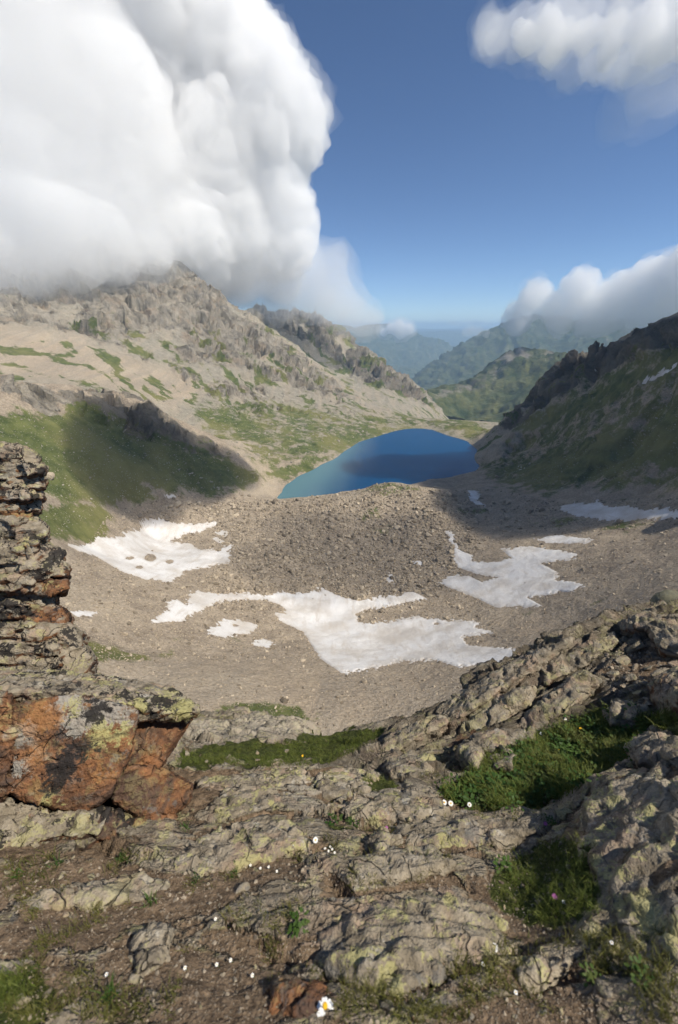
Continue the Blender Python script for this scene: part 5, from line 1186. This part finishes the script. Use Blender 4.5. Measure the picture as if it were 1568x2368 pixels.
flower_head('daisy', 752, 2335, .024, 13, 'large white daisy with yellow centre at the bottom edge', None, M_WHITE, .03, .42, True)
for x, y, r_, lb in [(1026,1862,.019,'left one of two white daisies at the edge of the grassy hollow'),(1041,1864,.019,'right one of two white daisies at the edge of the grassy hollow'),(1084,1867,.016,'white daisy right of the daisy pair'),(1250,1702,.016,'white daisy near the slab edge in the grassy hollow'),(730,1950,.016,'white daisy below the leafy plant in the middle'),(975,2172,.012,'small white daisy on the largest hump'),(1140,2200,.014,'white flower on the right end of the largest hump'),(1280,1790,.014,'white daisy in the middle of the grassy hollow'),(1305,1668,.014,'white flower at the top of the grassy hollow')]:
    flower_head('daisy', x, y, r_ * 0.8, 11, lb, 'white daisies', M_WHITE, .03, .45)
wc = [(x, y, 'tiny white flower below the long yellow hump', 'white flower cluster') for x, y in [(568,2008),(580,2005),(603,2012),(622,2009),(641,2019)]]
wc += [(x, y, 'tiny white flower at the end of the long yellow hump', 'white flowers by the yellow hump') for x, y in [(650,1940),(658,1946),(672,1952),(680,1960),(662,1938)]]
wc += [(x, y, 'tiny white flower below the daisy in the middle', 'white flowers in the middle') for x, y in [(752,1966),(760,1972),(768,1968),(774,1976),(764,1962)]]
wc += [(x, y, 'lone tiny white flower in the soil at the bottom left', 'lone white flowers at the bottom left') for x, y in [(250,2258),(503,2235),(430,2243),(585,2260),(500,2130),(535,2225)]]
wc += [(x, y, 'tiny white flower at the bottom right', 'tiny white flowers at the bottom right') for x, y in [(1115,2235),(1190,2300),(1410,2185),(1300,2090)]]
def side(k, n): return 'leftmost ' if k == 0 else ('rightmost ' if k == n - 1 else ORD[k] + 'from left ')
_cl = {}
for q in wc: _cl.setdefault(q[2], []).append(q)
wc = [(q[0], q[1], side(k, len(L_)) + q[2].replace('lone ', ''), q[3]) for L_ in _cl.values() for k, q in enumerate(sorted(L_))]
for x, y, lb, gp_ in wc: flower_head('white_flower', x, y, .0052, 5, lb, gp_, M_WHITE, .018, .8)
for x, y, lb in [(893,1922,'pink flower head beside the small dark lichened stone'),(1258,1912,'pink flower in the gap under the grassy hollow'),(1535,1742,'magenta flower at the right edge'),(1278,2082,'small pink flower in the green patch')]:
    flower_head('pink_flower', x, y, .0095, 14, lb, 'pink flowers', M_PINKF, .03, .35, disc=False)
for x, y, lb in [(1340,1690,'yellow flower in the grassy hollow'),(1290,1740,'small yellow flower lower in the grassy hollow'),(700,1752,'tiny yellow flower on the strip of grass')]:
    flower_head('yellow_flower', x, y, .010, 7, lb, 'yellow flowers', M_YEL, .03, .6, disc=False)
# ================================================================== HAZE AND CLOUDS
def vol_mat(name, dens, color=(1, 1, 1), aniso=0.0):
    m, t = material(name)
    v = t.n('VolumePrincipled', {'Color': color, 'Density': dens, 'Anisotropy': aniso})
    t.n('OutputMaterial', {'Volume': v.outputs[0]})
    return m
def box_mesh(name, lo, hi):
    v = [(x, y, z) for x in (lo[0], hi[0]) for y in (lo[1], hi[1]) for z in (lo[2], hi[2])]
    f = [(0, 1, 3, 2), (4, 6, 7, 5), (0, 4, 5, 1), (2, 3, 7, 6), (0, 2, 6, 4), (1, 5, 7, 3)]
    return mesh_np(name, v, f, False)
HAZE_TOP = float(max(PT[:, 2].max(), F2[:, 2].max())) + 15
hz = link('haze', box_mesh('haze', (-37000, -400, float(min(F2[:, 2].min(), PT[:, 2].min())) - 5), (37000, 37000, HAZE_TOP)), vol_mat('haze_air', 0.00008, (0.50, 0.73, 1.0)))
tag(hz, 'pale blue haze in the air over the valley', kind='stuff')

def cloud_shell(blobs, grow, voxel, amp, lump, seed, fract=0.0):
    rs_ = np.random.RandomState(seed); V, Fc, k = [], [], 0
    iv, jf = ico(2); BL = [(np.asarray(b[0], float), b[1] + grow) for b in blobs]
    if fract:                                            # smaller puffs sitting on the larger ones
        for c, r in list(BL):
            for q in range(12):
                n = rs_.normal(size=3); n /= np.linalg.norm(n); r2 = r * rs_.uniform(0.28, 0.5) * fract; c2 = c + n * (r - 0.35 * r2); BL.append((c2, r2))
                for q2 in range(4):
                    m = rs_.normal(size=3) + n; m /= np.linalg.norm(m); r3 = r2 * rs_.uniform(0.35, 0.55); BL.append((c2 + m * (r2 - 0.3 * r3), r3))
    for c, r in BL:
        if r < voxel * 1.2: continue
        V.append(c + iv * r); Fc.append(jf + k); k += len(iv)
    P, f, N = remesh(np.concatenate(V), np.concatenate(Fc), voxel)
    for s_, a_ in ((1.0, 1.0), (0.46, 0.52), (0.22, 0.34), (0.11, 0.20), (0.055, 0.09)):
        P = P + N * (amp * a_ * (1 - 2.2 * np.abs(perlin(P / (lump * s_) + seed * 3.1))))[:, None]; N = vnormals(P, f)
    P, f, N = remesh(P, f, voxel * 0.9)
    return P, f
def cloud(label, blobs_px, shells, seed, group='clouds', parts=('core', 'veil', 'fringe'), jitter=0.0, fract=1.0):
    rs = np.random.RandomState(seed)
    bl = []
    for x, y, d, rp in blobs_px:
        c = pd(x, y, d * (1 + jitter * rs.uniform(-1, 1))); dep = c[1] * cp - c[2] * sp_
        bl.append((c, rp / FPX * dep))
    ctr = np.mean([b[0] for b in bl], 0)
    root = bpy.data.objects.new('cloud', None); COL.objects.link(root); root.location = ctr
    tag(root, label, 'cloud', group)
    for k, (grow, voxel, amp, lump, mat, sel) in enumerate(shells):
        use = [b for i, b in enumerate(bl) if sel is None or i in sel]
        P, f = cloud_shell(use, grow, voxel, amp, lump, seed + k * 5, fract)
        o = link(parts[min(k, len(parts) - 1)], mesh_np('cloud_' + parts[min(k, len(parts) - 1)], P - ctr, f), mat, root)
    return root
def vm(d): return vol_mat('cloud_vapour', d, (0.985, 0.987, 0.99), 0.0)
# the great bank over the left mountain
core = [(380,60,1650,170),(200,-60,1700,230),(250,220,1700,210),(60,120,1700,240),(60,360,1650,230),(290,420,1650,200),(480,110,1600,105),(540,150,1600,85),(600,150,1580,72),(625,215,1570,85),
 (660,265,1560,74),(590,310,1600,100),(510,400,1600,120),(610,460,1560,80),(640,520,1550,70),(560,530,1550,85),(640,565,1540,58),(430,540,1550,120),(200,540,1500,110),(-150,250,1700,260),(-150,500,1500,200),(40,560,1420,100),(330,560,1480,95)]
base_ = [(60,612,1130,62),(-60,605,1100,80),(165,605,1150,52),(255,590,1200,46),(340,578,1270,40),(120,550,1160,85),(230,545,1190,60)]
veil_ = [(470,600,1620,52),(560,635,1640,48),(650,660,1620,48),(720,670,1580,42),(700,625,1560,44),(770,695,1520,34),(810,720,1500,26),(760,640,1540,34),(785,590,1540,15),(770,610,1540,22),(850,745,1480,17),(640,685,1600,32),(560,680,1640,22)]
fog_ = [(60,420,1250,150),(-80,300,1250,180),(180,480,1280,120),(120,200,1300,170),(300,520,1350,90),(0,560,1200,100),(260,330,1350,110),(-60,60,1300,190),(470,590,1470,56),(550,605,1500,56),(615,630,1520,46),(420,540,1450,60)]
nb = len(core)
cloud('huge white cloud bank swallowing the top of the left mountain', core + base_ + veil_ + fog_,
      [(-50, 7.0, 60, 140, vm(0.020), set(range(nb))), (-40, 9, 60, 110, vm(0.0028), set(range(nb))), (6, 18, 34, 80, vm(0.0025), set(range(nb, nb + len(base_ + veil_)))), (-4, 16, 20, 70, vm(0.009), set(range(nb, nb + len(base_)))), (0, 14, 24, 70, vm(0.004), set(range(nb + len(base_), nb + len(base_ + veil_)))), (0, 20, 46, 130, vm(0.0042), set(range(nb + len(base_ + veil_), nb + len(base_ + veil_ + fog_))))], 3, parts=('core', 'veil', 'fringe', 'cloud_base', 'wisp', 'front_mist'))
cloud('row of puffy white cumulus low over the ridge at the right edge',
      [(1205,735,2700,34),(1235,690,2700,36),(1230,660,2700,20),(1290,725,2700,40),(1340,675,2700,40),(1345,645,2700,24),(1390,715,2700,50),(1450,685,2700,48),(1440,630,2700,20),(1500,705,2700,60),(1510,650,2700,46),(1560,630,2700,46),(1580,700,2700,70),(1650,650,2700,100),(1180,758,2700,18),(1250,765,2700,18),(1330,768,2700,18),(1430,765,2700,22)],
      [(-46, 8, 44, 120, vm(0.012), None), (-34, 11, 46, 90, vm(0.0018), None)], 11)
def streaks(spine, n, r0, r1, spread, seed, slant=(-0.5, 1.0)):
    r_ = np.random.RandomState(seed); out = []
    for k in range(n):
        x, y, w_ = spine[r_.randint(len(spine))]; u = r_.normal(0, 1); v_ = r_.normal(0, 1)
        out.append((x + w_ * (0.75 * u + slant[0] * 0.5 * v_), y + w_ * (0.30 * u * -0.3 + slant[1] * 0.5 * v_), 2600 * (1 + 0.03 * r_.normal()), r_.uniform(r0, r1) * (0.5 + 0.5 * w_ / 60)))
    return out
sp1 = [(1140,85,30),(1200,70,45),(1270,60,55),(1290,110,45),(1350,70,60),(1420,80,60),(1410,130,40),(1500,60,70),(1540,110,60),(1610,60,90),(1480,130,40),(1345,150,25)]
cloud('ragged bright cloud in the top right corner of the sky', [(x, y, 2600, w_ * 0.42) for x, y, w_ in sp1] + streaks(sp1, 150, 5, 17, 1, 5),
      [(-18, 8, 34, 60, vm(0.014), None), (-6, 10, 46, 50, vm(0.003), None), (8, 16, 52, 60, vm(0.0005), None)], 23, parts=('core', 'veil', 'fringe'))
sp2 = [(1440,255,26),(1480,235,36),(1530,215,42),(1570,200,48),(1470,200,22),(1425,280,14),(1500,190,24)]
cloud('thin grey wisp of cloud below the top right cloud', [(x, y, 2600, w_ * 0.7) for x, y, w_ in sp2] + streaks(sp2, 26, 6, 16, 1, 8),
      [(-8, 22, 40, 80, vm(0.0013), None), (18, 26, 50, 80, vm(0.0006), None)], 29, parts=('veil', 'fringe'))
cloud('small puffy cloud capping the distant mountain beside the great bank',
      [(905,760,7400,11),(925,752,7400,11),(945,760,7400,11),(925,768,7400,13),(888,768,7400,9)],
      [(-10, 26, 26, 120, vm(0.014), None), (25, 30, 36, 120, vm(0.0025), None)], 31)
cloud('small low white cloud on the far ridge left of the cumulus row',
      [(1075,768,4700,7),(1090,765,4700,9),(1108,766,4700,8),(1125,770,4600,7)], [(6, 18, 14, 70, vm(0.0035), None)], 33, parts=('veil',))
cloud('faint line of little clouds low on the horizon',
      [(1040,748,15000,4),(1052,748,15000,4),(1065,749,15000,5),(1075,747,15000,5),(1085,746,15000,6),(1098,747,15000,5),(1108,748,15000,5),(1120,748,15000,4),(1132,748,15000,4)],
      [(14, 30, 30, 160, vm(0.0016), None)], 37, parts=('veil',), fract=0.0)
# clouds overhead, above the frame: the photograph shows their shade on the lake, the ridge and the right slope
def overhead(label, targets, s_, seed, dens=0.03):
    bl = []
    for (x, y, r, squash) in targets:
        if isinstance(squash, str): p = pz(x, y, LAKE_Z)
        else: p = hitv(np.array([float(x)]), np.array([float(y)]))[0][0]
        bl.append((p + np.array(SUN_DIR) * s_, r))
    ctr = np.mean([b[0] for b in bl], 0)
    P, f = cloud_shell(bl, 0, 14, 14, 60, seed, 0.8)
    o = link('cloud', mesh_np('cloud', P - ctr, f), vm(dens)); o.location = ctr
    tag(o, label, 'cloud', 'clouds')
overhead('cloud above the frame shading the green ridge', [(300,1040,42,0),(400,1070,42,0),(480,1090,36,0),(260,1090,34,0),(340,1115,30,0),(380,1010,34,0),(540,1090,26,0),(300,980,30,0)], 900, 41, 0.022)
overhead('cloud above the frame shading the near half of the lake', [(850,1085,34,'l'),(930,1070,40,'l'),(1010,1070,46,'l'),(1070,1078,46,'l'),(1110,1065,40,'l'),(1000,1100,40,'l')], 1000, 42, 0.018)
overhead('cloud above the frame shading the right slope', [(1250,1030,60,0),(1350,980,70,0),(1450,930,80,0),(1540,900,80,0),(1450,1060,70,0),(1560,1040,80,0),(1300,1090,45,0),(1200,1080,36,0),(1380,870,50,0)], 900, 43)
overhead('cloud above the frame shading the middle of the cirque', [(700,1230,36,0),(800,1260,44,0),(900,1290,44,0),(980,1250,36,0),(620,1300,30,0),(700,1350,26,0),(1000,1330,30,0)], 850, 44, 0.005)
